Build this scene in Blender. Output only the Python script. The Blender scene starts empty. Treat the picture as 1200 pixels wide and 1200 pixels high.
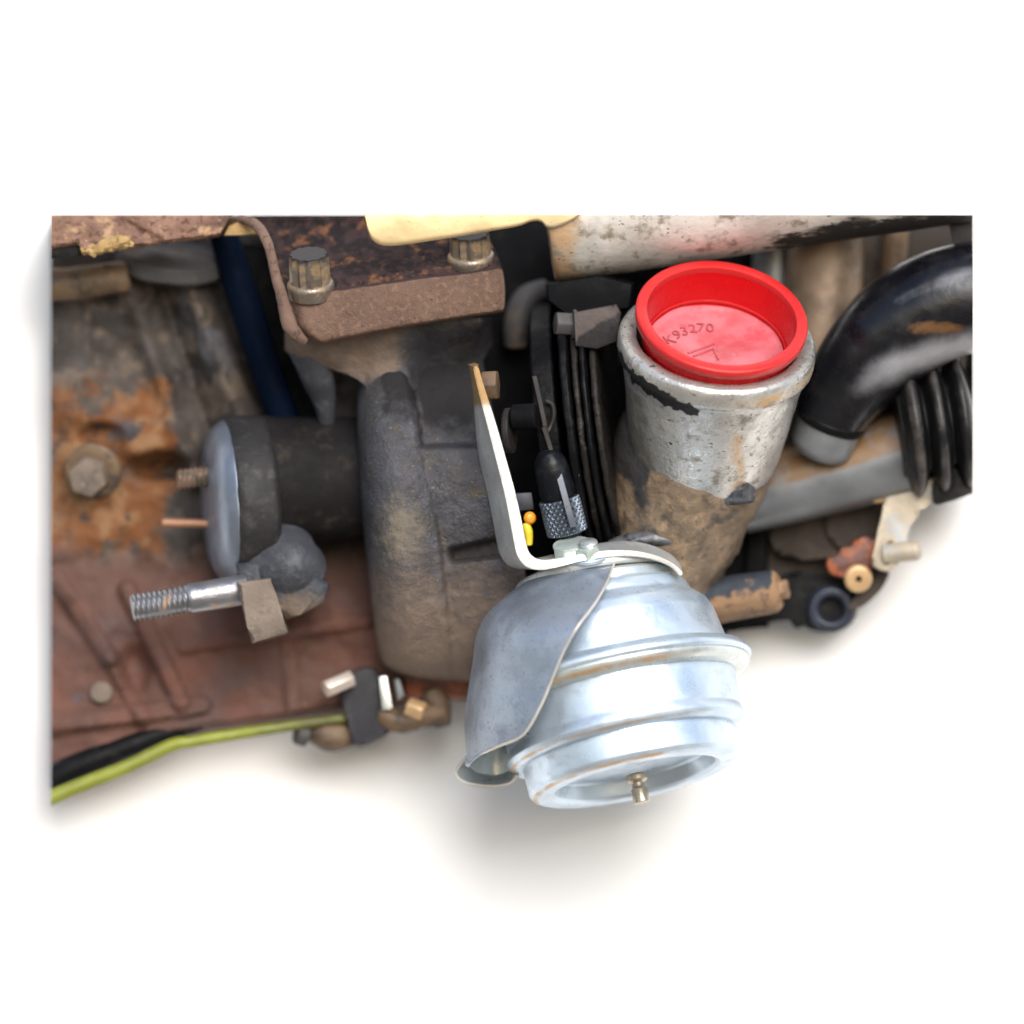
import bpy, bmesh, math, random
from mathutils import Vector, Matrix, noise

# ------------------------------------------------------------------ camera, sky, sun
SC = bpy.context.scene
S = 0.0003                      # metres per drawing unit (the picture is 1200 units wide = 0.36 m)
H0 = 0.60                       # height of the picture centre above the ground
SUN_EL, SUN_AZ = 29.0, 14.0      # degrees; azimuth measured from straight behind the camera, + = to the right

cam_d = bpy.data.cameras.new("camera")
cam = bpy.data.objects.new("camera", cam_d)
SC.collection.objects.link(cam)
cam.location = (0, -1.6, H0)
cam.rotation_euler = (math.radians(90), 0, 0)
cam_d.type = 'ORTHO'
cam_d.ortho_scale = 1200 * S
cam_d.dof.use_dof = True
cam_d.dof.focus_distance = 1.6 - 170 * S
cam_d.dof.aperture_fstop = 20
cam_d.clip_start, cam_d.clip_end = 0.05, 200
SC.camera = cam

world = bpy.data.worlds.new("World")
SC.world = world
world.use_nodes = True
wn, wl = world.node_tree.nodes, world.node_tree.links
wn.clear()
w_out = wn.new('ShaderNodeOutputWorld')
w_bg = wn.new('ShaderNodeBackground')
w_sky = wn.new('ShaderNodeTexSky')
w_sky.sky_type = 'NISHITA'
w_sky.sun_disc = False
w_sky.sun_elevation = math.radians(SUN_EL)
w_sky.sun_rotation = math.radians(180 - SUN_AZ)
w_sky.air_density, w_sky.dust_density, w_sky.ozone_density = 1.0, 1.5, 1.0
w_bg.inputs['Strength'].default_value = 0.08
wl.new(w_sky.outputs[0], w_bg.inputs[0])
wl.new(w_bg.outputs[0], w_out.inputs[0])

sun_d = bpy.data.lights.new("sun", 'SUN')
sun = bpy.data.objects.new("sun", sun_d)
SC.collection.objects.link(sun)
sun_d.energy = 1.5
sun_d.angle = math.radians(40)
sun_d.color = (1.0, 0.985, 0.96)
el, az = math.radians(SUN_EL), math.radians(SUN_AZ)
to_sun = Vector((math.sin(az) * math.cos(el), -math.cos(az) * math.cos(el), math.sin(el)))
sun.rotation_euler = to_sun.to_track_quat('Z', 'Y').to_euler()
sun.location = to_sun * 3

SC.view_settings.view_transform = 'Standard'
SC.view_settings.look = 'None'
SC.view_settings.exposure = 1.3
SC.view_settings.gamma = 1.0
SC.view_settings.use_curve_mapping = False

# ------------------------------------------------------------------ helpers
def W(p):
    return Vector(((p[0] - 600) * S, -p[2] * S, (600 - p[1]) * S + H0))

def sstep(a, b, t):
    if a == b:
        return 1.0 if t >= b else 0.0
    t = max(0.0, min(1.0, (t - a) / (b - a)))
    return t * t * (3 - 2 * t)

def interp(tab, t):
    if t <= tab[0][0]:
        return tab[0][1]
    for (a, b), (c, d) in zip(tab, tab[1:]):
        if t <= c:
            return b + (d - b) * (t - a) / (c - a)
    return tab[-1][1]

def sinterp(tab, t):
    """smooth (catmull-rom) table look-up"""
    n = len(tab)
    if t <= tab[0][0]:
        return tab[0][1]
    if t >= tab[-1][0]:
        return tab[-1][1]
    for i in range(n - 1):
        if t <= tab[i + 1][0]:
            x0, y0 = tab[i]
            x1, y1 = tab[i + 1]
            m0 = (tab[i + 1][1] - tab[max(i - 1, 0)][1]) / (tab[i + 1][0] - tab[max(i - 1, 0)][0])
            m1 = (tab[min(i + 2, n - 1)][1] - tab[i][1]) / (tab[min(i + 2, n - 1)][0] - tab[i][0])
            h = x1 - x0
            u = (t - x0) / h
            return ((2*u**3 - 3*u*u + 1) * y0 + (u**3 - 2*u*u + u) * h * m0
                    + (-2*u**3 + 3*u*u) * y1 + (u**3 - u*u) * h * m1)

def nz(x, y, z=0.0, sc=50.0, octv=4):
    return noise.fractal(Vector((x / sc, y / sc, z / sc)), 1.0, 2.0, octv)

def seg_dist(x, y, x0, y0, x1, y1):
    vx, vy = x1 - x0, y1 - y0
    t = max(0, min(1, ((x - x0) * vx + (y - y0) * vy) / (vx * vx + vy * vy)))
    return math.hypot(x - x0 - t * vx, y - y0 - t * vy)

def basis(axis, up=None):
    a = Vector(axis).normalized()
    u = Vector(up) if up is not None else (Vector((0, 0, 1)) if abs(a.z) < 0.9 else Vector((1, 0, 0)))
    e1 = (u - a * u.dot(a)).normalized()
    return a, e1, a.cross(e1)

def catmull(pts, sub=6, closed=False):
    P = [Vector(p) for p in pts]
    n = len(P)
    out = []
    for i in range(n if closed else n - 1):
        if closed:
            p0, p1, p2, p3 = P[(i - 1) % n], P[i], P[(i + 1) % n], P[(i + 2) % n]
        else:
            p0, p1, p2, p3 = P[max(i - 1, 0)], P[i], P[i + 1], P[min(i + 2, n - 1)]
        for k in range(sub):
            t = k / sub
            out.append(0.5 * ((2 * p1) + (p2 - p0) * t + (2*p0 - 5*p1 + 4*p2 - p3) * t*t + (3*p1 - p0 - 3*p2 + p3) * t**3))
    if not closed:
        out.append(P[-1].copy())
    return out

def fillet(pts, r, n=4):
    """round the corners of an open 2-D polyline"""
    P = [Vector(p) for p in pts]
    out = [P[0]]
    for i in range(1, len(P) - 1):
        a, b, c = P[i - 1], P[i], P[i + 1]
        la, lc = (a - b).length, (c - b).length
        if la < 1e-6 or lc < 1e-6:
            continue
        rr = min(r, la * 0.45, lc * 0.45)
        p0, p2 = b + (a - b) * rr / la, b + (c - b) * rr / lc
        for k in range(n + 1):
            t = k / n
            out.append((1 - t)**2 * p0 + 2 * t * (1 - t) * b + t * t * p2)
    out.append(P[-1])
    return out

def lathe(prof, c, axis, n=64, fn=None, squash=None, up=None, bm=None, loop=False):
    """surface of revolution; prof = [(h, r)...]; fn(r, h, th) -> r"""
    bm = bm or bmesh.new()
    a, e1, e2 = basis(axis, up)
    c = Vector(c)
    rings = []
    for (h, r) in prof:
        if r <= 1e-6 and fn is None:
            rings.append([bm.verts.new(c + a * h)])
        else:
            ring = []
            for k in range(n):
                th = 2 * math.pi * k / n
                rr = fn(r, h, th) if fn else r
                p = a * h + e1 * (rr * math.cos(th)) + e2 * (rr * math.sin(th))
                ring.append(bm.verts.new(c + p))
            rings.append(ring)
    for A, B in zip(rings, rings[1:] + (rings[:1] if loop else [])):
        if A is B:
            continue
        if len(A) == 1 and len(B) == 1:
            continue
        for k in range(n):
            k2 = (k + 1) % n
            if len(A) == 1:
                bm.faces.new((A[0], B[k2], B[k]))
            elif len(B) == 1:
                bm.faces.new((A[k], A[k2], B[0]))
            else:
                bm.faces.new((A[k], A[k2], B[k2], B[k]))
    for R in (() if loop else (rings[0], rings[-1])):
        if len(R) > 2:
            bm.faces.new(R)
    if squash:
        for v in bm.verts:
            v.co.z = c.z + (v.co.z - c.z) * squash
    return bm

def rings_of(path, radii, sub):
    pts = catmull([(p[0], p[1], p[2]) for p in path], sub) if sub > 1 else [Vector(p) for p in path]
    if isinstance(radii, (int, float)):
        rad = [radii] * len(pts)
    else:
        rr = catmull([(r, 0, 0) for r in radii], sub) if sub > 1 else [Vector((r, 0, 0)) for r in radii]
        rad = [v.x for v in rr]
    return pts, rad

def tube(path, radii, n=24, sub=6, round_end=True, bm=None, fn=None):
    bm = bm or bmesh.new()
    pts, rad = rings_of(path, radii, sub)
    t0 = (pts[1] - pts[0]).normalized()
    _, e1, e2 = basis(t0)
    rings = []
    seq = []
    N = len(pts)
    if round_end:
        for k in (0.25, 0.6, 0.88):
            seq.append((0, -rad[0] * 0.35 * (1 - k), rad[0] * math.sqrt(1 - (1 - k)**2)))
    for i in range(N):
        seq.append((i, 0, rad[i]))
    if round_end:
        for k in (0.88, 0.6, 0.25):
            seq.append((N - 1, rad[-1] * 0.35 * (1 - k), rad[-1] * math.sqrt(1 - (1 - k)**2)))
    prev = t0
    frames = []
    for i in range(N):
        t = (pts[min(i + 1, N - 1)] - pts[max(i - 1, 0)]).normalized()
        q = prev.rotation_difference(t)
        e1 = q @ e1
        e2 = q @ e2
        prev = t
        frames.append((t, e1.copy(), e2.copy()))
    for (i, off, r) in seq:
        t, a, b = frames[i]
        ring = []
        for k in range(n):
            th = 2 * math.pi * k / n
            rr = r * (fn(i / (N - 1), th) if fn else 1)
            ring.append(bm.verts.new(pts[i] + t * off + a * (rr * math.cos(th)) + b * (rr * math.sin(th))))
        rings.append(ring)
    for A, B in zip(rings, rings[1:]):
        for k in range(n):
            bm.faces.new((A[k], A[(k + 1) % n], B[(k + 1) % n], B[k]))
    bm.faces.new(rings[0])
    bm.faces.new(rings[-1])
    return bm

def slab(outline, d0, d1, bevel=3, lean=(0, 0), seg=2, bm=None, tilt=None):
    """solid with an outline in the picture plane, from depth d0 (back) to d1 (front); tilt(x, y) adds to the front depth"""
    bm = bm or bmesh.new()
    f = [bm.verts.new((p[0], p[1], d1 + (tilt(p[0], p[1]) if tilt else 0))) for p in outline]
    b = [bm.verts.new((p[0] + lean[0], p[1] + lean[1], d0)) for p in outline]
    n = len(f)
    new = [bm.faces.new(f), bm.faces.new(b)]
    for k in range(n):
        new.append(bm.faces.new((f[k], f[(k + 1) % n], b[(k + 1) % n], b[k])))
    if bevel:
        eds = list({e for fc in new[:1] for e in fc.edges} | {e for fc in new[2:] for e in fc.edges
                    if e.calc_face_angle(0) > 0.6})
        bmesh.ops.bevel(bm, geom=eds, offset=bevel, segments=seg, profile=0.6, affect='EDGES', clamp_overlap=True)
    return bm

def prism(outline, c, axis, h, bevel=1.5, up=None, bm=None, r2=1.0):
    """outline (2-D, around the axis) extruded h along the axis from c"""
    bm = bm or bmesh.new()
    a, e1, e2 = basis(axis, up)
    c = Vector(c)
    lo = [bm.verts.new(c + e1 * p[0] + e2 * p[1]) for p in outline]
    hi = [bm.verts.new(c + a * h + (e1 * p[0] + e2 * p[1]) * r2) for p in outline]
    n = len(lo)
    top = bm.faces.new(hi)
    fs = [top, bm.faces.new(lo)]
    for k in range(n):
        fs.append(bm.faces.new((lo[k], lo[(k + 1) % n], hi[(k + 1) % n], hi[k])))
    if bevel:
        eds = list({e for fc in fs for e in fc.edges})
        bmesh.ops.bevel(bm, geom=eds, offset=bevel, segments=2, profile=0.6, affect='EDGES', clamp_overlap=True)
    return bm

def ngon(r, n, rot=0.0):
    return [(r * math.cos(rot + 2 * math.pi * k / n), r * math.sin(rot + 2 * math.pi * k / n)) for k in range(n)]

def star(r0, r1, n, rot=0.0):
    return [((r0 if k % 2 else r1) * math.cos(rot + math.pi * k / n), (r0 if k % 2 else r1) * math.sin(rot + math.pi * k / n))
            for k in range(2 * n)]

def shell(nu, nv, fn, back):
    """solid sheet: front = fn(u, v), back = front point moved by back(point) (a callable giving a point)"""
    bm = bmesh.new()
    F = [[bm.verts.new(fn(i / nu, j / nv)) for j in range(nv + 1)] for i in range(nu + 1)]
    B = [[bm.verts.new(back(v.co.copy())) for v in row] for row in F]
    for i in range(nu):
        for j in range(nv):
            bm.faces.new((F[i][j], F[i + 1][j], F[i + 1][j + 1], F[i][j + 1]))
            bm.faces.new((B[i][j], B[i][j + 1], B[i + 1][j + 1], B[i + 1][j]))
    for i in range(nu):
        bm.faces.new((F[i][0], B[i][0], B[i + 1][0], F[i + 1][0]))
        bm.faces.new((F[i][nv], F[i + 1][nv], B[i + 1][nv], B[i][nv]))
    for j in range(nv):
        bm.faces.new((F[0][j], F[0][j + 1], B[0][j + 1], B[0][j]))
        bm.faces.new((F[nu][j], B[nu][j], B[nu][j + 1], F[nu][j + 1]))
    return bm

def thicken(nu, nv, fn, t):
    """thin sheet of thickness t along its own normals"""
    G = [[Vector(fn(i / nu, j / nv)) for j in range(nv + 1)] for i in range(nu + 1)]
    def nrm(i, j):
        a = G[min(i + 1, nu)][j] - G[max(i - 1, 0)][j]
        b = G[i][min(j + 1, nv)] - G[i][max(j - 1, 0)]
        n = a.cross(b)
        return n.normalized() if n.length > 1e-6 else Vector((0, 0, 1))
    off = {(round(p.x, 4), round(p.y, 4), round(p.z, 4)): None for r in G for p in r}
    N = {}
    for i in range(nu + 1):
        for j in range(nv + 1):
            N[(i, j)] = nrm(i, j)
    it = iter([(i, j) for i in range(nu + 1) for j in range(nv + 1)])
    return shell(nu, nv, fn, lambda p: p + N[next(it)] * t)

def jitter(bm, amp, sc, octv=4, seed=0.0):
    bm.normal_update()
    mv = [(v, v.normal * (amp * nz(v.co.x + seed, v.co.y - seed, v.co.z, sc, octv))) for v in bm.verts]
    for v, o in mv:
        v.co += o
    return bm

def crop(bm):
    """the section of the engine that is here ends on three flat cuts"""
    for co, no in (((60, 0, 0), (-1, 0, 0)), ((1140, 0, 0), (1, 0, 0)), ((0, 252, 0), (0, -1, 0))):
        g = list(bm.verts) + list(bm.edges) + list(bm.faces)
        r = bmesh.ops.bisect_plane(bm, geom=g, dist=1e-4, plane_co=co, plane_no=no, clear_outer=True)
        ed = [e for e in r['geom_cut'] if isinstance(e, bmesh.types.BMEdge) and e.is_valid and e.is_boundary]
        if ed:
            try:
                bmesh.ops.triangle_fill(bm, edges=ed, use_beauty=True)
            except Exception:
                pass
    return bm

COL = SC.collection
WPOS = {}

def thing(name, label, cat, at, group=None):
    o = bpy.data.objects.new(name, None)
    COL.objects.link(o)
    o.empty_display_size = 0.01
    o.location = W(at)
    WPOS[o.name] = W(at)
    o['label'], o['category'] = label, cat
    if group:
        o['group'] = group
    return o

def obj(name, bm, m, parent=None, label=None, cat=None, group=None, paint=None, smooth=38, cut=False, kind=None):
    if cut:
        crop(bm)
    bmesh.ops.recalc_face_normals(bm, faces=bm.faces)
    cols = None
    bm.verts.index_update()
    if paint:
        cols = [paint(v.co.x, v.co.y, v.co.z) for v in bm.verts]
    for v in bm.verts:
        v.co = W(v.co)
    xs = [v.co for v in bm.verts]
    lo = Vector([min(p[i] for p in xs) for i in range(3)])
    hi = Vector([max(p[i] for p in xs) for i in range(3)])
    c = (lo + hi) / 2
    if parent is None:
        c.z = lo.z
    for v in bm.verts:
        v.co -= c
    bmesh.ops.reverse_faces(bm, faces=bm.faces)      # the drawing space is mirrored
    bmesh.ops.recalc_face_normals(bm, faces=bm.faces)
    me = bpy.data.meshes.new(name)
    bm.to_mesh(me)
    bm.free()
    if cols:
        at = me.color_attributes.new('Col', 'FLOAT_COLOR', 'POINT')
        for i, q in enumerate(cols):
            at.data[i].color = (q[0], q[1], q[2], 1)
    if smooth:
        me.shade_smooth()
        me.set_sharp_from_angle(angle=math.radians(smooth))
    me.materials.append(m)
    o = bpy.data.objects.new(name, me)
    COL.objects.link(o)
    WPOS[o.name] = c
    o.location = c
    if parent is not None:
        o.parent = parent
        o.location = c - WPOS[parent.name]
    if label:
        o['label'] = label
    if cat:
        o['category'] = cat
    if group:
        o['group'] = group
    if kind:
        o['kind'] = kind
    return o

# ------------------------------------------------------------------ materials
def L(c, s, lo, hi, ch=None, rough=None, metal=None, st=None, det=5, off=0):
    return dict(c=c, s=s, lo=lo, hi=hi, ch=ch, rough=rough, metal=metal, st=st, det=det, off=off)

def mat(name, base, rough=0.6, metal=0.0, layers=(), bump=(), rvar=0.1, coat=0.0, spec=0.5, sss=0.0, cvar=0.12, aniso=0.0):
    m = bpy.data.materials.new(name)
    m.use_nodes = True
    t = m.node_tree
    t.nodes.clear()
    N, K = t.nodes.new, t.links.new
    out = N('ShaderNodeOutputMaterial')
    p = N('ShaderNodeBsdfPrincipled')
    K(p.outputs[0], out.inputs[0])
    tc = N('ShaderNodeTexCoord')
    att = N('ShaderNodeAttribute')
    att.attribute_name = 'Col'
    sep = N('ShaderNodeSeparateColor')
    K(att.outputs['Color'], sep.inputs[0])
    ch = {'R': sep.outputs[0], 'G': sep.outputs[1], 'B': sep.outputs[2]}
    def nse(s, det=5, st=None, off=0, rgh=0.55):
        mp = N('ShaderNodeMapping')
        K(tc.outputs['Object'], mp.inputs[0])
        k = s / (100 * S)
        st = st or (1, 1, 1)
        mp.inputs['Scale'].default_value = (k * st[0], k * st[1], k * st[2])
        mp.inputs['Location'].default_value = (off * 3.7, off * 1.3, off * 5.1)
        n = N('ShaderNodeTexNoise')
        n.inputs['Scale'].default_value = 1.0
        n.inputs['Detail'].default_value = det
        n.inputs['Roughness'].default_value = rgh
        K(mp.outputs[0], n.inputs[0])
        return n.outputs[0]
    def mth(op, a, b):
        n = N('ShaderNodeMath')
        n.operation = op
        for i, q in enumerate((a, b)):
            if isinstance(q, (int, float)):
                n.inputs[i].default_value = q
            else:
                K(q, n.inputs[i])
        return n.outputs[0]
    def rng(v, lo, hi, a=0.0, b=1.0):
        n = N('ShaderNodeMapRange')
        n.interpolation_type = 'SMOOTHSTEP'
        K(v, n.inputs[0])
        for i, q in zip((1, 2, 3, 4), (lo, hi, a, b)):
            n.inputs[i].default_value = q
        return n.outputs[0]
    def mix(f, a, b):
        n = N('ShaderNodeMix')
        n.data_type = 'RGBA'
        K(f, n.inputs[0])
        for i, q in ((6, a), (7, b)):
            if isinstance(q, tuple):
                n.inputs[i].default_value = (*q, 1)
            else:
                K(q, n.inputs[i])
        return n.outputs[2]
    def mixf(f, a, b):
        n = N('ShaderNodeMix')
        K(f, n.inputs[0])
        for i, q in ((2, a), (3, b)):
            if isinstance(q, (int, float)):
                n.inputs[i].default_value = q
            else:
                K(q, n.inputs[i])
        return n.outputs[0]
    n0 = nse(1.6, 6, off=11)
    d, l = tuple(v * (1 - cvar * 1.6) for v in base), tuple(min(1, v * (1 + cvar * 1.6)) for v in base)
    col = mix(rng(n0, 0.3, 0.7), d, l)
    r = rng(nse(3.0, 5, off=5), 0.3, 0.7, max(0.02, rough - rvar), min(1, rough + rvar))
    mt = metal
    for i, q in enumerate(layers):
        v = nse(q['s'], q['det'], q['st'], q['off'] + i + 1, 0.62)
        if q['ch']:
            v = mth('ADD', mth('MULTIPLY', v, 0.7), ch[q['ch']])
        f = rng(v, q['lo'], q['hi'])
        col = mix(f, col, q['c'])
        if q['rough'] is not None:
            r = mixf(f, r, q['rough'])
        if q['metal'] is not None:
            mt = mixf(f, mt, q['metal'])
    K(col, p.inputs['Base Color'])
    K(r, p.inputs['Roughness'])
    if isinstance(mt, (int, float)):
        p.inputs['Metallic'].default_value = mt
    else:
        K(mt, p.inputs['Metallic'])
    p.inputs['Specular IOR Level'].default_value = spec
    p.inputs['Coat Weight'].default_value = coat
    p.inputs['Coat Roughness'].default_value = 0.15
    if sss:
        p.inputs['Subsurface Weight'].default_value = sss
        p.inputs['Subsurface Radius'].default_value = (1.0, 0.15, 0.1)
        p.inputs['Subsurface Scale'].default_value = 0.0015
    nrm = None
    for (s, dist, det) in bump:
        b = N('ShaderNodeBump')
        b.inputs['Strength'].default_value = 1.0
        b.inputs['Distance'].default_value = dist * S
        K(nse(s, det, off=s), b.inputs['Height'])
        if nrm is not None:
            K(nrm, b.inputs['Normal'])
        nrm = b.outputs[0]
    if nrm is not None:
        K(nrm, p.inputs['Normal'])
    return m

M = {}
M['white_wall'] = mat('matt white board', (0.88, 0.88, 0.88), 0.9, cvar=0.0, rvar=0.0, spec=0.2)
M['earth'] = mat('sandy yard ground', (0.21, 0.185, 0.155), 0.95, cvar=0.2, spec=0.1)
M['block'] = mat('engine block with rust', (0.052, 0.043, 0.038), 0.75, 0.0, [
    L((0.11, 0.085, 0.065), 2.6, 0.50, 0.62),
    L((0.15, 0.058, 0.02), 2.3, 0.70, 0.82, 'R'),
    L((0.20, 0.105, 0.048), 3.4, 0.79, 0.89, 'R', off=4),
    L((0.045, 0.040, 0.038), 3.8, 0.60, 0.67, off=9),
    L((0.098, 0.050, 0.038), 1.8, 0.52, 0.86, 'G'),
    L((0.145, 0.064, 0.046), 1.6, 1.10, 1.34, 'G', off=2),
    L((0.085, 0.055, 0.050), 1.4, 1.16, 1.34, 'G', off=6),
    L((0.095, 0.093, 0.105), 2.6, 0.70, 0.84, 'B'),
], bump=[(4, 2.0, 4)], cvar=0.3, spec=0.3)
M['block_grey'] = mat('old grey casting', (0.075, 0.072, 0.073), 0.6, 0.15, [
    L((0.15, 0.10, 0.065), 2.5, 0.56, 0.70, rough=0.8, metal=0.0),
    L((0.03, 0.03, 0.032), 2.0, 0.60, 0.75)], bump=[(6, 1.2, 4)], spec=0.2)
M['block_dark'] = mat('oil and shade dark casting', (0.005, 0.005, 0.006), 0.6, 0.0, [  # near black also carries the deep shade between parts
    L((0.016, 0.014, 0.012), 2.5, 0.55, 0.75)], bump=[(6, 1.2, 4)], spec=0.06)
M['gear_case'] = mat('brown stained casting', (0.05, 0.04, 0.034), 0.65, 0.0, [
    L((0.095, 0.072, 0.054), 1.8, 0.5, 0.72), L((0.015, 0.014, 0.015), 1.6, 0.58, 0.7)], bump=[(5, 1.2, 4)], spec=0.15)
M['rust_scale'] = mat('scaly pinkish rust', (0.235, 0.135, 0.095), 0.9, 0.0, [
    L((0.10, 0.055, 0.042), 11, 0.52, 0.60),
    L((0.40, 0.25, 0.145), 3.0, 0.55, 0.66),
    L((0.62, 0.48, 0.32), 14, 0.64, 0.72)], bump=[(16, 3.0, 5), (45, 1.4, 3)], cvar=0.25, spec=0.2)
M['flange'] = mat('rusted manifold iron', (0.128, 0.079, 0.058), 0.85, 0.0, [
    L((0.185, 0.112, 0.076), 14, 0.5, 0.66),
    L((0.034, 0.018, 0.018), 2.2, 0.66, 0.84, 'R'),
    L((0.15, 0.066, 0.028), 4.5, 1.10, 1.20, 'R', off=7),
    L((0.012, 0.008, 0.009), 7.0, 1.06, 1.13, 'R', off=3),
    L((0.06, 0.036, 0.028), 20, 0.60, 0.68)], bump=[(14, 2.0, 5), (50, 1.2, 2)], spec=0.25)
M['rim_rust'] = mat('light brown rusted rim', (0.165, 0.105, 0.08), 0.85, 0.0, [L((0.09, 0.058, 0.045), 12, 0.5, 0.65)], bump=[(20, 1.2, 4)], spec=0.25)
M['fibre'] = mat('sandy fibre gasket', (0.40, 0.27, 0.12), 0.95, 0.0, [L((0.35, 0.22, 0.10), 14, 0.52, 0.66)], bump=[(20, 4, 4)], spec=0.1)
M['bolt_flange'] = mat('worn bolt steel', (0.25, 0.21, 0.17), 0.4, 0.75, [
    L((0.25, 0.175, 0.10), 5, 0.45, 0.6, rough=0.6, metal=0.3),
    L((0.02, 0.018, 0.018), 3.0, 0.85, 1.05, 'R', rough=0.7, metal=0.0)], bump=[(25, 0.8, 3)])
M['shield_cream'] = mat('cream steel sheet', (0.76, 0.58, 0.31), 0.48, 0.35, [  # cream base, turning silver grey towards the right
    L((0.50, 0.44, 0.37), 2.0, 0.75, 1.25, 'R', rough=0.4, metal=0.6),
    L((0.35, 0.21, 0.10), 14, 0.66, 0.70, rough=0.8, metal=0.0),
    L((0.10, 0.07, 0.05), 40, 0.70, 0.75, rough=0.8, metal=0.0)], bump=[(10, 0.5, 3)], cvar=0.08)
M['pipe_silver'] = mat('dirty silver pipe', (0.60, 0.57, 0.52), 0.52, 0.25, [
    L((0.46, 0.30, 0.17), 1.6, 0.80, 1.05, 'G', rough=0.55, metal=0.2),
    L((0.24, 0.20, 0.155), 3.0, 0.52, 0.66, rough=0.7, metal=0.05, st=(1.3, 1, 1.3)),
    L((0.10, 0.085, 0.07), 4.0, 0.62, 0.80, 'R', rough=0.75, metal=0.0, st=(0.6, 1, 1.4)),
    L((0.016, 0.014, 0.013), 7.0, 0.72, 0.80, 'R', rough=0.7, metal=0.0, st=(0.6, 1, 1.4)),
    L((0.04, 0.03, 0.024), 16, 0.63, 0.69, rough=0.8, metal=0.0, st=(0.7, 1, 1.3))], bump=[(12, 1.0, 4)])
M['turbine'] = mat('cast iron turbine housing', (0.050, 0.049, 0.053), 0.6, 0.25, [
    L((0.078, 0.080, 0.094), 3.0, 0.36, 0.72, metal=0.3),
    L((0.075, 0.064, 0.052), 5.0, 0.54, 0.70, off=5),
    L((0.17, 0.145, 0.108), 8.0, 0.62, 1.1, 'G', rough=0.85, metal=0.0),
    L((0.18, 0.132, 0.102), 6.0, 0.50, 1.30, 'R', rough=0.85, metal=0.0),
    L((0.20, 0.17, 0.135), 34, 0.62, 0.68, rough=0.85, metal=0.0),
    L((0.016, 0.015, 0.016), 4.0, 0.72, 1.0, 'B', rough=0.8, metal=0.0),
    L((0.16, 0.085, 0.045), 3.0, 0.66, 0.76, rough=0.85, metal=0.0)], bump=[(9, 1.8, 5), (32, 1.4, 3)], spec=0.25)
M['bearing'] = mat('sooty centre housing', (0.010, 0.009, 0.0092), 0.7, 0.05, [
    L((0.030, 0.024, 0.019), 3.5, 0.54, 0.72), L((0.010, 0.010, 0.011), 2.5, 0.55, 0.7)], bump=[(10, 1.2, 4)], spec=0.15)
M['bearing_rim'] = mat('dark machined ring', (0.030, 0.029, 0.030), 0.6, 0.3, [
    L((0.055, 0.052, 0.05), 5, 0.52, 0.7), L((0.16, 0.12, 0.085), 4.0, 0.85, 1.1, 'R', metal=0.0)], bump=[(14, 0.9, 4)], spec=0.2)
M['blue_steel'] = mat('machined grey steel face', (0.21, 0.24, 0.295), 0.45, 0.7, [L((0.18, 0.19, 0.23), 4, 0.55, 0.75)], bump=[(10, 0.4, 3)])
M['lug'] = mat('sandy cast lug', (0.18, 0.14, 0.11), 0.75, 0.1, [L((0.105, 0.083, 0.068), 6, 0.5, 0.68), L((0.25, 0.195, 0.145), 12, 0.6, 0.7)], bump=[(16, 1.2, 4)])
M['lug_grey'] = mat('grey cast boss', (0.055, 0.058, 0.068), 0.6, 0.3, [
    L((0.17, 0.13, 0.10), 3, 0.75, 1.15, 'R', rough=0.8, metal=0.0), L((0.09, 0.095, 0.11), 4, 0.50, 0.70)], bump=[(16, 1.6, 4)], spec=0.2)
M['stud'] = mat('stud steel', (0.26, 0.26, 0.275), 0.38, 0.8, [
    L((0.50, 0.27, 0.15), 3.0, 0.85, 1.1, 'R', rough=0.6, metal=0.3),
    L((0.40, 0.25, 0.15), 4.0, 0.56, 0.70, rough=0.6, metal=0.3)], bump=[(20, 0.5, 3)])
M['stud_brown'] = mat('brown stud steel', (0.24, 0.16, 0.115), 0.5, 0.5, [L((0.08, 0.08, 0.06), 6, 0.5, 0.66)])
M['copper'] = mat('copper line', (0.62, 0.33, 0.20), 0.4, 0.7, [L((0.3, 0.16, 0.1), 5, 0.55, 0.7)])
M['bracket'] = mat('plated bracket steel', (0.56, 0.575, 0.565), 0.40, 0.5, [
    L((0.34, 0.21, 0.09), 2.2, 0.80, 1.10, 'R', rough=0.5),
    L((0.40, 0.39, 0.35), 10, 0.56, 0.70, rough=0.55),
    L((0.12, 0.11, 0.09), 30, 0.73, 0.77)], bump=[(14, 0.4, 4)], cvar=0.05)
M['bracket_side'] = M['bracket']
M['zinc'] = mat('zinc plated steel', (0.58, 0.68, 0.78), 0.36, 0.68, [
    L((0.45, 0.53, 0.62), 3.0, 0.50, 0.75, rough=0.45, metal=0.7, st=(1, 1, 2)),
    L((0.10, 0.09, 0.085), 22, 0.74, 0.82, 'R', rough=0.7, metal=0.0),
    L((0.52, 0.33, 0.17), 3.0, 0.62, 0.95, 'G', rough=0.45, metal=0.5),  # orange: warm ground reflection put into the rim colour
    L((0.25, 0.24, 0.24), 45, 0.70, 0.76, rough=0.6, metal=0.3)], bump=[(8, 0.4, 3), (60, 0.15, 2)], cvar=0.05)
M['zinc_bright'] = mat('bright zinc ring', (0.60, 0.64, 0.63), 0.33, 0.7, [
    L((0.55, 0.36, 0.19), 3.0, 0.62, 0.95, 'G', rough=0.45, metal=0.5),
    L((0.60, 0.60, 0.58), 8, 0.55, 0.72), L((0.15, 0.13, 0.11), 40, 0.72, 0.76, metal=0.0)], bump=[(30, 0.3, 3)], cvar=0.05)
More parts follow.
